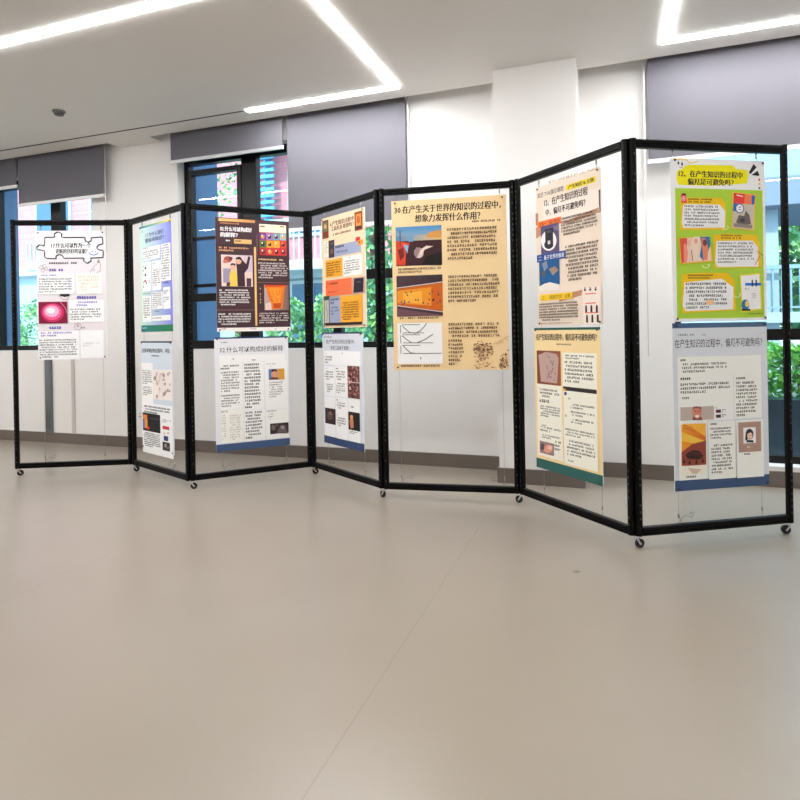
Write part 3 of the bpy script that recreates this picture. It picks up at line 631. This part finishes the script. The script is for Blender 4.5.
for y0, x1 in ((590, 165), (632, 205), (676, 240)):
    p.l([(66, y0), (66, y0 + 34)], 2.5, (60, 50, 48)); p.l([(72, y0 - 2), (150, y0 - 2)], 2.5, (70, 60, 56)); p.l([(76, y0 + 32), (x1, y0 + 32)], 2.5, (60, 50, 48))
p.l([(72, 590), (88, 606), (104, 620), (128, 624), (150, 614), (168, 596), (178, 582)], 3, (50, 42, 40)); p.l([(72, 634), (92, 650), (112, 664), (136, 664), (170, 650), (205, 628)], 3, (50, 42, 40)); p.l([(76, 676), (92, 692), (108, 706), (130, 708)], 3, (50, 42, 40)); p.body(134, 724, 158, 738, 1, (80, 70, 60), last=1); p.end('curve_chart')
p.start(); p.body(60, 348, 246, 374, 2, INK); p.body(64, 554, 238, 568, 1, INK, last=1); p.body(66, 756, 242, 770, 1, INK, last=1)
p.body(270, 178, 488, 318, 8, INK); p.body(270, 378, 488, 498, 7, INK); p.body(270, 580, 484, 646, 4, INK, last=1); p.body(268, 650, 338, 764, 7, INK); p.end('body_text')
p.start()
for k in range(120):
    a = R.uniform(0, 6.28); rr = R.random() ** .6; x = 408 + 44 * rr * math.cos(a); y = 696 + 42 * rr * math.sin(a) * (1 if R.random() < .8 else .4)
    p.lev -= (k > 0); d = R.uniform(4, 10); b = R.uniform(-.6, .9); p.l([(x, y), (x + d * math.cos(b), y + d * math.sin(b))], R.uniform(2, 4.5), R.choice([(120, 76, 56), (96, 58, 46), (160, 112, 80)]))
for k in range(70):
    x = R.uniform(476, 512); y = 768 - R.random() * 70 * (x - 450) / 60; p.lev -= 1; p.l([(x, y), (x + R.uniform(-7, 7), y + R.uniform(-8, 8))], R.uniform(2, 4), R.choice([(120, 76, 56), (150, 104, 76)]))
for k in range(34):
    x = R.uniform(370, 500); y = R.uniform(740, 774); p.lev -= 1; p.l([(x, y), (x + R.uniform(4, 12), y + R.uniform(-3, 3))], 2.4, (150, 104, 76))
for k in range(24):
    x = R.uniform(430, 512); y = 680 - (x - 430) * .4 + R.uniform(-8, 8); p.lev -= 1; p.l([(x, y), (x + R.uniform(4, 9), y - 3)], 2, (196, 152, 108))
p.end('ink_tree_sketch')
p.pins()

# ---------------- 6 upper, beige collage
p = Sheet(5, .208, .728, 1.132, 1.968, ((38, 130), (328, 65), (33, 755), (325, 755)), (226, 208, 190), 'beige collage poster with yellow, orange and blue tags, upper one in the slanted frame')
p.start(); p.r(72, 180, 322, 290, (232, 218, 206)); p.r(33, 245, 46, 300, (176, 124, 96)); p.p([(33, 310), (60, 300), (60, 345), (33, 360)], (186, 134, 104)); p.l([(322, 165), (322, 262), (270, 268)], 6, (74, 56, 62)); p.p([(150, 300), (322, 240), (322, 262), (200, 300)], (190, 148, 118)); p.p([(130, 620), (244, 600), (238, 625), (140, 650)], (180, 130, 100)); p.end('collage_shapes')
p.start()
for k in range(60): x = R.uniform(100, 310); p.lev -= (k > 0); p.l([(x, 112 - (x - 100) * .19 + R.uniform(-6, 6)), (x + 3, 108 - (x - 100) * .19 + R.uniform(-6, 6))], 2, (176, 140, 110))
p.t('知识 TOK展示课题：', 46, 142, 176, 166, (70, 52, 46), .01); p.t('12、在产生知识的过程', 78, 164, 274, 200, (56, 46, 44), .012); p.t('中，偏见不可避免吗？', 84, 214, 264, 246, (56, 46, 44), .012); p.end('heading_text')
p.start(); p.r(184, 116, 308, 142, (246, 208, 20)); p.t('产生知识＆主题', 192, 120, 300, 138, (50, 40, 30), .02); p.end('yellow_tag')
p.start(); p.r(42, 276, 157, 306, (244, 112, 46)); p.t('主张一：偏见影响', 50, 281, 150, 301, (100, 40, 20), .01); p.end('orange_tag')
p.start(); p.r(58, 300, 146, 428, (84, 76, 110)); p.e(96, 372, 38, 46, (232, 226, 226)); p.r(80, 318, 118, 402, (34, 32, 40)); p.e(96, 390, 22, 20, (40, 38, 50)); p.e(99, 330, 14, 8, (70, 70, 80)); p.r(92, 372, 104, 388, (206, 196, 196)); p.p([(118, 310), (146, 300), (146, 330), (126, 326)], (120, 104, 130)); p.end('printed_picture')
p.start(); p.r(36, 428, 174, 462, (30, 66, 136)); p.t('二：量子世界的偏差', 44, 434, 168, 456, (226, 232, 244), .01); p.end('blue_tag')
p.start(); p.r(46, 460, 144, 580, (24, 84, 136)); p.p([(60, 475), (84, 462), (90, 490), (72, 510)], (120, 130, 150)); p.p([(95, 500), (124, 488), (140, 508), (112, 530)], (150, 128, 104)); p.p([(58, 512), (78, 506), (74, 530), (64, 535)], (90, 84, 80)); p.p([(44, 578), (70, 566), (98, 560), (144, 572), (144, 596), (44, 596)], (228, 220, 210)); p.end('printed_picture')
p.start(); p.r(48, 612, 202, 640, (246, 190, 36)); p.t('三：（超自然学）主题', 58, 617, 192, 636, (70, 50, 26), .01); p.end('amber_tag')
p.start(); p.body(158, 262, 316, 350, 6, (66, 50, 44), ink=.8); p.body(174, 392, 318, 560, 10, (74, 58, 50), ink=.8); p.body(42, 652, 230, 738, 7, (60, 46, 42), ink=.9); p.end('body_text')
p.start(); p.r(246, 588, 320, 754, (232, 216, 204))
for a in range(3):
    for b in range(3):
        x = 256 + b * 22 + a * 3; y = 634 + a * 42 if a else 596; h = 28 if a else 10; p.lev -= 1; p.e(x, y - 2, 4, 5, (40, 34, 34), 8); p.r(x - 4, y + 2, x + 4, y + h, (40, 34, 34)); p.lev -= 1
    p.lev += 1; p.r(256, 616 + a * 42, 300, 621 + a * 42, (220, 110, 90)); p.lev -= 1
p.lev += 2; p.end('figure_pictograms')
p.start(); p.body(45, 742, 200, 752, 1, (150, 130, 116), last=1); p.end('footer_text')
p.pins()

# ---------------- 6 lower
p = Sheet(5, .168, .706, .266, 1.118, ((33, 32), (328, 35), (25, 640), (320, 745)), (234, 206, 154), 'straw yellow poster with dark green bottom band, lower one in the slanted frame')
p.start(); p.lev += 1; p.quadc(0, 0, 1, .016, lin((30, 84, 74))); p.end('top_band')
p.start(); p.lev += 1; p.quadc(0, .932, 1, 1, lin((44, 92, 86))); p.end('bottom_band')
p.start(); p.t('在产生知识的过程中，偏见是不可避免的吗？', 42, 60, 312, 92, (60, 48, 42), .016); p.body(132, 104, 212, 116, 1, (120, 96, 70), last=1); p.end('heading_text')
p.start(); p.r(42, 134, 157, 284, (120, 62, 44), (146, 84, 60)); p.p([(52, 150), (90, 138), (140, 150), (148, 170), (138, 280), (60, 268)], (182, 152, 144))
for k in range(30): p.lev -= (k > 0); p.e(R.uniform(92, 130), R.uniform(158, 268), 3, 3, (120, 96, 92), 6)
p.end('printed_picture')
CR = (240, 228, 212)
p.card(166, 148, 310, 302, CR, [(170, 158, 304, 182, 2), (174, 186, 304, 290, 6)])
p.card(40, 284, 158, 452, CR, [(44, 292, 66, 302, 1), (54, 304, 152, 348, 3), (50, 352, 152, 376, 1), (54, 380, 150, 434, 5)])
o = p.card(166, 302, 308, 492, CR, [(180, 348, 230, 360, 1), (196, 380, 300, 408, 2), (196, 414, 300, 440, 2), (196, 448, 300, 474, 2), (172, 350, 182, 470, 7)])
p.start(); p.r(166, 304, 308, 322, (44, 38, 38)); p.r(166, 304, 178, 314, (230, 160, 50)); p.e(176, 326, 6, 8, (50, 70, 120)); p.end('dark_header', o)
o = p.card(38, 452, 158, 608, CR, [(60, 462, 110, 472, 1), (48, 474, 152, 500, 2), (60, 510, 155, 532, 2), (112, 535, 156, 600, 4)])
p.start(); p.r(46, 536, 116, 590, (150, 120, 120)); p.e(88, 566, 22, 18, (222, 150, 130)); p.e(98, 562, 10, 9, (240, 190, 170)); p.e(60, 555, 10, 16, (90, 70, 74)); p.end('printed_picture', o)
p.card(164, 488, 306, 658, CR, [(170, 494, 300, 532, 3), (176, 545, 300, 622, 5), (180, 626, 226, 638, 1)])
p.pins((220, 220, 220))

# ---------------- 7 upper, lime green
p = Sheet(6, .228, .778, 1.138, 1.974, ((28, 65), (445, 70), (25, 785), (440, 792)), (250, 250, 249), 'lime green and white poster with yellow heading, upper one in the right frame')
p.start(); p.r(44, 200, 430, 776, (170, 204, 60)); p.end('green_field')
p.start()
p.p([(60, 120), (78, 114), (90, 100), (110, 94), (300, 92), (316, 108), (366, 112), (370, 140), (364, 172), (300, 178), (200, 186), (62, 184), (52, 160), (54, 130)], (252, 220, 8))
p.end('yellow_heading_blob')
p.start(); p.t('12、在产生知识的过程中', 62, 120, 342, 150, (52, 44, 30), .026); p.t('偏见是可避免吗？', 100, 154, 302, 184, (52, 44, 30), .026); p.end('heading_text')
p.start(); p.l([(40, 68), (60, 74), (72, 68), (84, 74), (96, 70), (108, 84), (126, 86), (140, 80), (148, 78)], 4, (240, 196, 60)); p.e(62, 88, 3.5, 7, (30, 28, 28)); p.e(78, 92, 3.5, 8, (30, 28, 28)); p.l([(66, 106), (80, 108)], 2, (90, 90, 90))
p.p([(372, 124), (394, 84), (408, 98), (380, 130)], (26, 26, 26)); p.p([(384, 134), (412, 114), (420, 134), (414, 138)], (26, 26, 26)); p.r(414, 150, 422, 160, (222, 90, 70)); p.r(414, 168, 422, 178, (236, 200, 70)); p.r(414, 188, 422, 198, (40, 130, 90)); p.end('corner_doodles')
def bubble(outer, inner, blocks, head):
    p.start(); p.p(outer, (250, 190, 22)); o = p.end('speech_box')
    p.start(); p.p(inner, (244, 240, 234)); p.end('text_card', o)
    p.start(); p.body(*head, (110, 66, 20), ink=1, last=.9)
    for b in blocks: p.body(*b, (74, 66, 60))
    p.end('body_text', o)
bubble([(64, 250), (94, 238), (246, 240), (262, 262), (266, 300), (262, 382), (62, 382), (66, 300)], [(78, 272), (88, 268), (238, 270), (262, 298), (258, 372), (76, 374), (70, 350)], [(82, 274, 240, 372, 7)], (100, 243, 216, 266, 2))
bubble([(206, 404), (258, 400), (400, 404), (414, 450), (420, 552), (208, 552), (206, 500)], [(220, 432), (380, 430), (406, 460), (404, 548), (220, 548), (212, 520)], [(224, 438, 388, 536, 7)], (240, 404, 346, 426, 2))
bubble([(64, 580), (110, 572), (262, 574), (296, 610), (300, 742), (66, 748), (60, 700)], [(76, 614), (238, 600), (290, 640), (286, 738), (80, 740), (66, 716)], [(80, 616, 268, 738, 7)], (90, 580, 206, 602, 2))
p.start(); p.p([(68, 226), (90, 224), (94, 262), (72, 264)], (228, 60, 80)); p.e(80, 244, 9, 12, (236, 140, 160)); p.r(74, 222, 90, 229, (44, 40, 50)); p.end('small_icons')
p.start(); p.p([(294, 212), (402, 222), (388, 388), (286, 376)], (236, 190, 50)); p.p([(300, 216), (396, 226), (384, 382), (290, 372)], (196, 184, 168)); p.p([(300, 216), (350, 221), (346, 266), (298, 262)], (222, 60, 56)); p.p([(350, 221), (382, 225), (378, 268), (346, 266)], (232, 120, 66)); p.p([(382, 225), (396, 227), (392, 268), (379, 268)], (40, 90, 180))
p.p([(298, 262), (318, 264), (316, 300), (294, 298)], (50, 110, 180)); p.e(325, 286, 20, 22, (30, 70, 120)); p.e(325, 286, 16, 18, (236, 236, 232)); p.l([(318, 280), (332, 280)], 3, (40, 70, 110)); p.l([(318, 292), (332, 292)], 3, (40, 70, 110)); p.p([(306, 350), (320, 316), (344, 320), (352, 296), (368, 316), (374, 356), (340, 362)], (104, 94, 90)); p.p([(296, 352), (380, 360), (378, 376), (296, 368)], (140, 128, 118)); p.e(336, 340, 12, 10, (66, 60, 60)); p.l([(312, 226), (340, 232)], 4, (240, 230, 220)); p.end('printed_picture')
p.start(); p.p([(54, 418), (188, 410), (200, 524), (60, 534)], (244, 190, 40)); p.p([(58, 420), (188, 412), (194, 518), (64, 528)], (228, 196, 176)); p.p([(58, 420), (90, 418), (86, 524), (64, 528)], (214, 80, 66)); p.p([(74, 450), (84, 440), (92, 480), (88, 520), (74, 524)], (232, 140, 120)); p.p([(120, 412), (146, 414), (138, 460), (148, 520), (112, 524), (100, 470)], (236, 206, 186)); p.p([(146, 414), (188, 412), (192, 450), (160, 520), (142, 500), (152, 450)], (50, 110, 160)); p.p([(152, 420), (168, 418), (180, 460), (176, 516), (158, 516)], (220, 130, 96)); p.e(98, 440, 9, 14, (226, 180, 156)); p.e(128, 432, 9, 12, (216, 160, 140)); p.e(166, 440, 9, 14, (120, 60, 50)); p.l([(106, 470), (112, 520)], 3, (90, 60, 60)); p.end('printed_picture')
p.start(); p.p([(316, 584), (408, 578), (414, 744), (320, 754)], (248, 214, 60)); p.p([(322, 590), (404, 584), (408, 738), (326, 746)], (240, 238, 234)); p.r(340, 622, 412, 634, (30, 110, 200)); p.t('11', 369, 608, 390, 638, (30, 30, 36), .03); p.body(340, 644, 366, 656, 1, (60, 60, 66), last=1); p.body(368, 668, 392, 700, 4, (150, 146, 140)); p.e(338, 720, 18, 24, (40, 110, 160)); p.e(346, 716, 9, 14, (220, 190, 90)); p.r(322, 738, 360, 747, (50, 50, 46)); p.end('printed_picture')
p.start()
for x, y in ((258, 372), (170, 542), (304, 676)): p.l([(x - 20, y - 4), (x - 10, y + 8), (x + 6, y + 8), (x + 14, y - 2), (x + 6, y - 8), (x + 14, y + 2)], 3, (240, 242, 190))
p.e(182, 705, 18, 11, (244, 190, 150)); p.l([(386, 542), (408, 500)], 4, (206, 130, 60)); p.l([(396, 480), (424, 500)], 3, (150, 90, 50)); p.body(350, 758, 426, 768, 1, (70, 90, 40), last=1); p.end('printed_doodles')
p.pins()

# ---------------- 7 lower
p = Sheet(6, .222, .774, .272, 1.130, ((25, 15), (445, 8), (38, 768), (455, 725)), (208, 211, 216), 'light grey poster with a sunset picture and two portraits, lower one in the right frame')
p.start(); p.lev += 1; p.quadc(0, 0, 1, .03, lin((60, 88, 122)), lin((80, 104, 130))); p.end('top_band')
p.start(); p.lev += 1; p.quadc(0, .935, 1, 1, lin(BLU)); p.end('bottom_band')
p.start(); p.body(50, 62, 125, 76, 1, (100, 100, 106), last=1); p.body(146, 62, 176, 74, 1, (130, 130, 136), last=1); p.t('在产生知识的过程中，偏见不可避免吗？', 36, 82, 424, 122, (70, 68, 72), .004); p.end('heading_text')
PC = (234, 232, 224)
p.card(48, 160, 418, 246, PC, [(60, 174, 106, 190, 1, (40, 36, 36), 1), (58, 190, 272, 238, 3)])
p.card(50, 248, 294, 448, PC, [(60, 256, 150, 274, 1, (40, 36, 36), 1), (60, 278, 290, 330, 3), (60, 342, 150, 358, 1)])
p.card(296, 236, 420, 434, PC, [(304, 252, 392, 266, 1, (40, 36, 36), 1), (304, 272, 406, 430, 10)])
p.start(); p.r(60, 386, 206, 446, (184, 168, 158)); p.p([(112, 446), (114, 430), (150, 430), (156, 446)], (110, 66, 60)); p.e(132, 412, 21, 28, (206, 128, 104)); p.p([(112, 404), (116, 386), (148, 386), (152, 404), (140, 392), (120, 394)], (130, 84, 66)); p.e(125, 407, 3, 2.4, (60, 36, 34), 8); p.e(140, 407, 3, 2.4, (60, 36, 34), 8); p.p([(122, 424), (142, 424), (137, 434), (127, 434)], (240, 226, 216)); p.end('portrait_picture')
p.card(208, 382, 292, 444, (238, 236, 228), [(212, 388, 236, 396, 1), (240, 396, 260, 410, 2), (240, 418, 262, 434, 2)])
p.start(); p.r(214, 398, 236, 412, (90, 50, 50)); p.r(214, 420, 236, 434, (70, 50, 60)); p.end('small_icons')
p.card(52, 450, 176, 712, PC, [(84, 692, 172, 706, 1, (60, 54, 50), 1)])
p.start(); p.r(64, 464, 170, 648, (236, 150, 40), (206, 96, 40)); p.p([(64, 464), (168, 460), (168, 520), (110, 480)], (244, 170, 60)); p.p([(64, 500), (170, 540), (170, 560), (64, 540)], (250, 186, 70)); p.p([(64, 590), (112, 552), (170, 536), (170, 650), (64, 650)], (140, 66, 50)); p.p([(80, 600), (110, 580), (140, 582), (158, 604), (140, 622), (90, 620)], (60, 34, 36)); p.l([(90, 590), (150, 596)], 3, (90, 50, 40)); p.l([(88, 608), (156, 612)], 3, (30, 20, 24))
p.r(64, 648, 170, 690, (240, 226, 210)); 
for x, y in ((74, 630), (98, 634), (128, 632), (156, 626)): p.lev -= 1; p.p([(x - 6, y + 8), (x, y - 12), (x + 6, y + 8)], (26, 20, 22))
p.lev += 1; p.p([(90, 660), (150, 664), (130, 684), (112, 686)], (206, 180, 160)); p.l([(70, 468), (110, 480)], 2.5, (150, 90, 40)); p.l([(72, 480), (120, 496)], 2, (150, 90, 40)); p.end('printed_picture')
p.card(180, 448, 300, 704, PC, [(188, 456, 260, 470, 1, (40, 36, 36), 1), (188, 476, 288, 530, 4), (192, 550, 290, 684, 9)])
p.card(304, 440, 426, 694, PC, [(336, 586, 400, 598, 1, (70, 64, 60), 1)])
p.start(); p.r(312, 450, 414, 582, (168, 136, 122)); p.r(334, 474, 390, 544, (238, 232, 230)); p.e(362, 504, 18, 24, (50, 38, 40)); p.p([(344, 504), (352, 502), (352, 536), (342, 530)], (50, 38, 40)); p.e(363, 510, 12, 17, (234, 196, 176)); p.p([(350, 504), (356, 490), (372, 490), (376, 504), (366, 496)], (50, 38, 40)); p.e(358, 510, 2, 1.8, (50, 36, 36), 8); p.e(369, 510, 2, 1.8, (50, 36, 36), 8); p.r(359, 519, 367, 521.5, (200, 90, 90)); p.p([(346, 540), (352, 530), (376, 530), (382, 540)], (46, 44, 50)); p.body(350, 556, 378, 570, 1, (226, 206, 196), last=1); p.end('portrait_picture')
p.pins((220, 220, 220))

# ------------------------------------------------------------------ hanging wires with spring hooks
desc = ['frame of the jigsaw poster', 'frame of the green to violet poster', 'frame of the dark plum poster', 'frame of the peach poster', 'frame of the large tan poster', 'frame of the beige collage poster', 'frame of the lime green poster']
WX = [(.215, .68), (.23, .68), (.23, .71), (.235, .70), (.125, .80), (.225, .69), (.245, .735)]
STOP = [.932, None, None, None, .855, None, None]
m_loop = mat('thin_cable', (120, 118, 114), .4, metal=.6, noise=.05)
for i in range(7):
    A = Vector((PX[i], PY[i], 0)); B = Vector((PX[i + 1], PY[i + 1], 0)); d = (B - A).normalized(); ph = math.atan2(d.y, d.x)
    for k, x in enumerate(WX[i]):
        q = A + d * x
        e = empty('hanging_wire', (q.x, q.y, ZB + RH), ph, label='thin steel wire on the %s side of the %s' % (('left', 'right')[k], desc[i]), cat='wire', group='steel wires strung in the folding screen')
        z1 = ZT - RH - (ZB + RH)
        MB().tube([(0, 0, .03), (0, 0, z1 - .02)], .0011, 6).build('wire', m_steel, e)
        g = MB(); g.tube([(0, 0, z1 - .0006), (0, 0, z1 - .03)], .0045, 8); g.tube([(.004, 0, z1 - .03), (.006, 0, z1 - .042), (0, 0, z1 - .05), (-.004, 0, z1 - .042)], .0016, 6); g.build('top_hook', m_steel, e)
        g = MB(); g.tube([(0, 0, .0006), (0, 0, .018)], .0022, 8); g.tube([(0, 0, .018), (.004, 0, .024), (.004, 0, .034), (0, 0, .04)], .0018, 6); g.tube([(0, 0, .035), (0, 0, .06)], .0042, 8); g.build('bottom_hook', m_steel, e)
        if (i, k) in ((0, 0), (2, 0), (3, 0), (4, 0), (4, 1), (1, 1), (6, 0)):
            sg = -1 if k else 1
            pts = [(sg * (.012 + .045 * (1 - math.cos(t * .55)) / 1.2), -.004, .01 + .022 * abs(math.sin(t * .75)) + .004 * t) for t in range(9)]
            g = MB(); g.tube([(0, -.004, .05)] + pts, .0014, 6); g.build('loose_end', m_loop, e)

# ------------------------------------------------------------------ outdoors
m_grd = mat('paving_outside', (140, 152, 150), .9, noise=.15, nscale=1.5)
g = MB(); wb(g, -40, 40, -45, -.27, -.35, -.22); o = onwall(g, 'ground_outside', m_grd)
m_fin = mat('facade_blue_grey', (70, 108, 146), .6, noise=.05, nscale=2)
# painted outer reveals left of each window
for k, (s, ln) in enumerate(((-4.82, .09), (-2.24, .33))):
    b = MB(); wb(b, s - .14, s + .015, -.27 - ln, -.262, -.22, 3.4); wb(b, s + .001, s + .015, -.262, -.172, .975, 2.838); onwall(b, 'trim_%d' % (5 + k), m_fin)
m_pink = mat('pink_render', (196, 136, 146), .85, noise=.05, nscale=2)
m_cream = mat('cream_render', (158, 186, 194), .85, noise=.04, nscale=2)
m_bw = mat('blue_window_glass', (60, 104, 136), .15, noise=.15, nscale=2)
m_rail = mat('white_railing', (180, 198, 206), .5, noise=.02)
def brick_pink():
    m = m_pink.copy(); m.name = 'pink_brick'; nt = m.node_tree; b = nt.nodes['Principled BSDF']
    br = nt.nodes.new('ShaderNodeTexBrick'); br.inputs['Scale'].default_value = 1.6; br.inputs['Color1'].default_value = lin((204, 142, 150)); br.inputs['Color2'].default_value = lin((196, 132, 142)); br.inputs['Mortar'].default_value = lin((184, 122, 130)); br.inputs['Mortar Size'].default_value = .012
    tc = nt.nodes.new('ShaderNodeTexCoord'); mp = nt.nodes.new('ShaderNodeMapping'); mp.inputs['Rotation'].default_value = (PI / 2, 0, 0); nt.links.new(tc.outputs['Object'], mp.inputs[0]); nt.links.new(mp.outputs[0], br.inputs['Vector']); nt.links.new(br.outputs[0], b.inputs['Base Color']); return m
m_pb = brick_pink()
def building(s0, s1, dfar, h, label, floors, wins, rows):
    e = empty('apartment_building', W(s0, -dfar, -.22), TH, label=label, cat='building', group='buildings across the street')
    L_ = s1 - s0
    MB().box((0, 0, 0), (L_, 5, floors)).build('ground_floor', m_cream, e)
    MB().box((0, 0, floors), (L_, 5, h)).build('upper_wall', m_pb, e)
    MB().box((-.15, -.25, floors - .15), (L_ + .15, 0, floors + .1)).build('ledge', m_rail, e)
    MB().box((-.2, -.2, h), (L_ + .2, 5.2, h + .3)).build('roof', m_rail, e)
    for x in wins:
        for z in rows:
            fr = MB().box((x, -.06, z), (x + 1.3, .0, z + 1.7)).build('window', m_rail, e)
            MB().box((x + .08, -.07, z + .08), (x + .62, -.061, z + 1.62)).box((x + .68, -.07, z + .08), (x + 1.22, -.061, z + 1.62)).build('pane', m_bw, fr)
    return e
def balcony(e, x0, x1, z, dep=1.0, hh=1.02):
    sl_ = MB().box((x0, -dep, z - .18), (x1, -.001, z)).build('balcony', m_rail, e)
    g = MB(); g.box((x0, -dep, z + hh - .07), (x1, -dep + .05, z + hh)); g.box((x0, -dep, z + .0), (x1, -dep + .05, z + .05))
    n = int((x1 - x0) / .14)
    for k in range(n + 1): g.box((x0 + k * .14, -dep + .01, z + .05), (x0 + k * .14 + .03, -dep + .04, z + hh - .07))
    g.build('railing', m_rail, sl_)
b1 = building(-20, -9.2, 7.5, 8.5, 'pink brick building with pale ground floor, seen through the left window', 3.15, [2.4, 6.75, 8.7], [1.0, 3.4, 6.2])
balcony(b1, 6.7, 8.2, 3.32, .3, .6)
b2 = building(-8.4, 3.6, 8.5, 9, 'pink brick building with white balconies, seen through the centre window', 2.8, [2.5, 5.6, 8.6], [.9, 3.7, 6.4])
balcony(b2, 1.75, 4.2, 2.95); balcony(b2, 1.75, 4.2, 6.2); balcony(b2, 6.8, 9.4, 2.95)
m_lv = mat('louvre_blue', (86, 176, 214), .5, noise=.05)
g = MB()
for k in range(16): g.box((1.5, -.3, 3.9 + k * .16), (2.25, -.24, 3.9 + k * .16 + .08))
g.box((1.52, -.24, 3.9), (1.56, -.001, 6.4)); g.box((1.94, -.24, 3.9), (1.98, -.001, 6.4))
g.build('louvre_screen', m_lv, b2)

def leafball(cx, cy, cz, rx, ry, rz, n, sz):
    g = MB()
    for _ in range(n):
        a = R.uniform(0, 2 * PI); b = math.acos(R.uniform(-1, 1)); q = R.uniform(.55, 1) ** .5
        x = cx + rx * q * math.sin(b) * math.cos(a); y = cy + ry * q * math.sin(b) * math.sin(a); z = cz + rz * q * math.cos(b)
        u = Vector((R.gauss(0, 1), R.gauss(0, 1), R.gauss(0, 1))).normalized() * sz * R.uniform(.6, 1.2); v = u.cross(Vector((R.gauss(0, 1), R.gauss(0, 1), R.gauss(0, 1)))).normalized() * sz * .5
        P_ = Vector((x, y, z)); c = R.choice(LC)
        g.face([P_ - u, P_ - v, P_ + u, P_ + v], c)
    return g
def leaf_mat():
    m = mat('leaves', (255, 255, 255), .5, attr=True, trans=0)
    return m
m_leaf = leaf_mat(); m_bark = mat('bark', (92, 78, 66), .9, noise=.3, nscale=12)
LC = [lin(c) for c in ((84, 150, 110), (104, 172, 110), (70, 136, 104), (126, 190, 116), (150, 206, 122))]
def shrub(s, d, h, r, label, n=1400, sz=.055, name='shrub', grp='shrubs in the planting bed outside'):
    e = empty(name, W(s, d, -.22), TH, label=label, cat='shrub', group=grp)
    leafball(0, 0, h * .56, r, r, h * .46, n, sz).build('foliage', m_leaf, e, colored=True)
    MB().tube([(0, 0, 0), (.02, 0, h * .3), (0, .02, h * .6)], .03, 8).build('stem', m_bark, e)
for k, (s, d, h, r) in enumerate(((-12.0, -5.5, 2.0, .55), (-10.8, -5.5, 2.15, .6))):
    shrub(s, d, h, r, ['bushy green shrub outside the left window, nearest its left frame', 'bushy green shrub outside the left window, just left of the jigsaw poster'][k])
for k, (s, d, h, r) in enumerate(((-3.05, -3.5, 1.85, .42), (-2.1, -3.1, 1.95, .42))):
    shrub(s, d, h, r, ['green shrub outside the centre window, seen between the plum poster and the frame post', 'green shrub outside the centre window, seen beside the peach poster'][k], 1900)
def tree(s, d, h, r, label, n=3200, sz=.09):
    e = empty('tree', W(s, d, -.22), TH, label=label, cat='tree', group='trees outside the windows')
    g = leafball(0, 0, h * .62, r, r, h * .4, n, sz); g.build('crown', m_leaf, e, colored=True)
    MB().tube([(0, 0, 0), (.05, .05, h * .35), (0, 0, h * .7)], .09, 10).build('trunk', m_bark, e)
tree(-2.3, -5.2, 4.4, .85, 'leafy tree outside the centre window, behind the peach and tan posters')
tree(-6.2, -6.6, 5.2, .6, 'slim tree with sparse leaves outside the casement window', 700, .07)
tree(6.6, -11.8, 4.2, 1.9, 'large green tree beyond the walkway outside the right window', 5200, .14)
# hedge just outside the right window
e = empty('hedge', W(3.9, -1.9, -.22), TH, label='clipped bright green hedge right outside the right window', cat='hedge')
LC = [lin(c) for c in ((70, 160, 70), (104, 190, 74), (130, 214, 80), (44, 116, 60), (166, 230, 96))]
g = MB()
for _ in range(9500):
    x = R.uniform(-2.2, 2.2); y = R.uniform(-.5, .5); z = R.uniform(.5, 1.1) if R.random() < .7 else R.uniform(1.0, 1.16)
    if abs(y) < .3 and z < .9: y = -.5 + R.random() * .15
    u = Vector((R.gauss(0, 1), R.gauss(0, 1), R.gauss(0, 1))).normalized() * .04; v = u.cross(Vector((R.gauss(0, 1), R.gauss(0, 1), R.gauss(0, 1)))).normalized() * .02
    P_ = Vector((x, y + .03 * math.sin(x * 7), z + .05 * math.sin(x * 4))); g.face([P_ - u, P_ - v, P_ + u, P_ + v], R.choice(LC))
g.build('foliage', m_leaf, e, colored=True)
g = MB()
for k in range(12): x = -2.05 + k * .37; g.tube([(x, .02, 0), (x + .04, 0, .5), (x, 0, .95)], .022, 6)
g.build('stems', m_bark, e)
# dark planter wall under the hedge
o = MB().box((-2.6, -.12, 0), (2.6, .12, .70)).build('planter_wall', mat('dark_planter', (34, 56, 66), .25, noise=.3, nscale=9), None, W(3.9, -1.15, -.22), TH)
tag(o, 'low dark glossy planter wall in front of the hedge outside the right window', 'planter wall')
# raised walkway with railing
e = empty('raised_walkway', W(5.6, -6.2, -.22), TH, label='pale blue-grey raised walkway with railing and columns outside the right window', cat='walkway')
m_conc = mat('pale_concrete', (150, 170, 184), .8, noise=.06, nscale=2)
MB().box((-3, -.3, 1.34), (6, 1.7, 1.50)).build('deck', m_conc, e)
MB().box((-3, .2, 3.56), (6, .45, 5.6)).build('sky_backing', mat('pale_sky_blue', (140, 172, 196), .8, noise=.04, nscale=2), e)  # added slab in place of the pale blue sky above the deck
MB().box((-3, -.5, 3.12), (6, 1.9, 3.55)).build('upper_deck', mat('blue_grey_concrete', (112, 126, 146), .8, noise=.06, nscale=2), e)
for x in (-1.75, 1.4, 4.4):
    MB().box((x, -.1, 1.5), (x + .32, .25, 3.12)).build('column', m_conc, e)
    MB().box((x, -.1, 0), (x + .32, .25, 1.34)).build('column', m_conc, e)
m_rl = mat('grey_blue_railing', (120, 150, 172), .5, noise=.05)
g = MB(); g.box((-3, -.28, 2.17), (6, -.22, 2.23)); g.box((-3, -.28, 1.56), (6, -.22, 1.59))
for k in range(75): g.box((-3 + k * .12, -.265, 1.50), (-3 + k * .12 + .022, -.235, 2.17))
g.build('railing', m_rl, e)
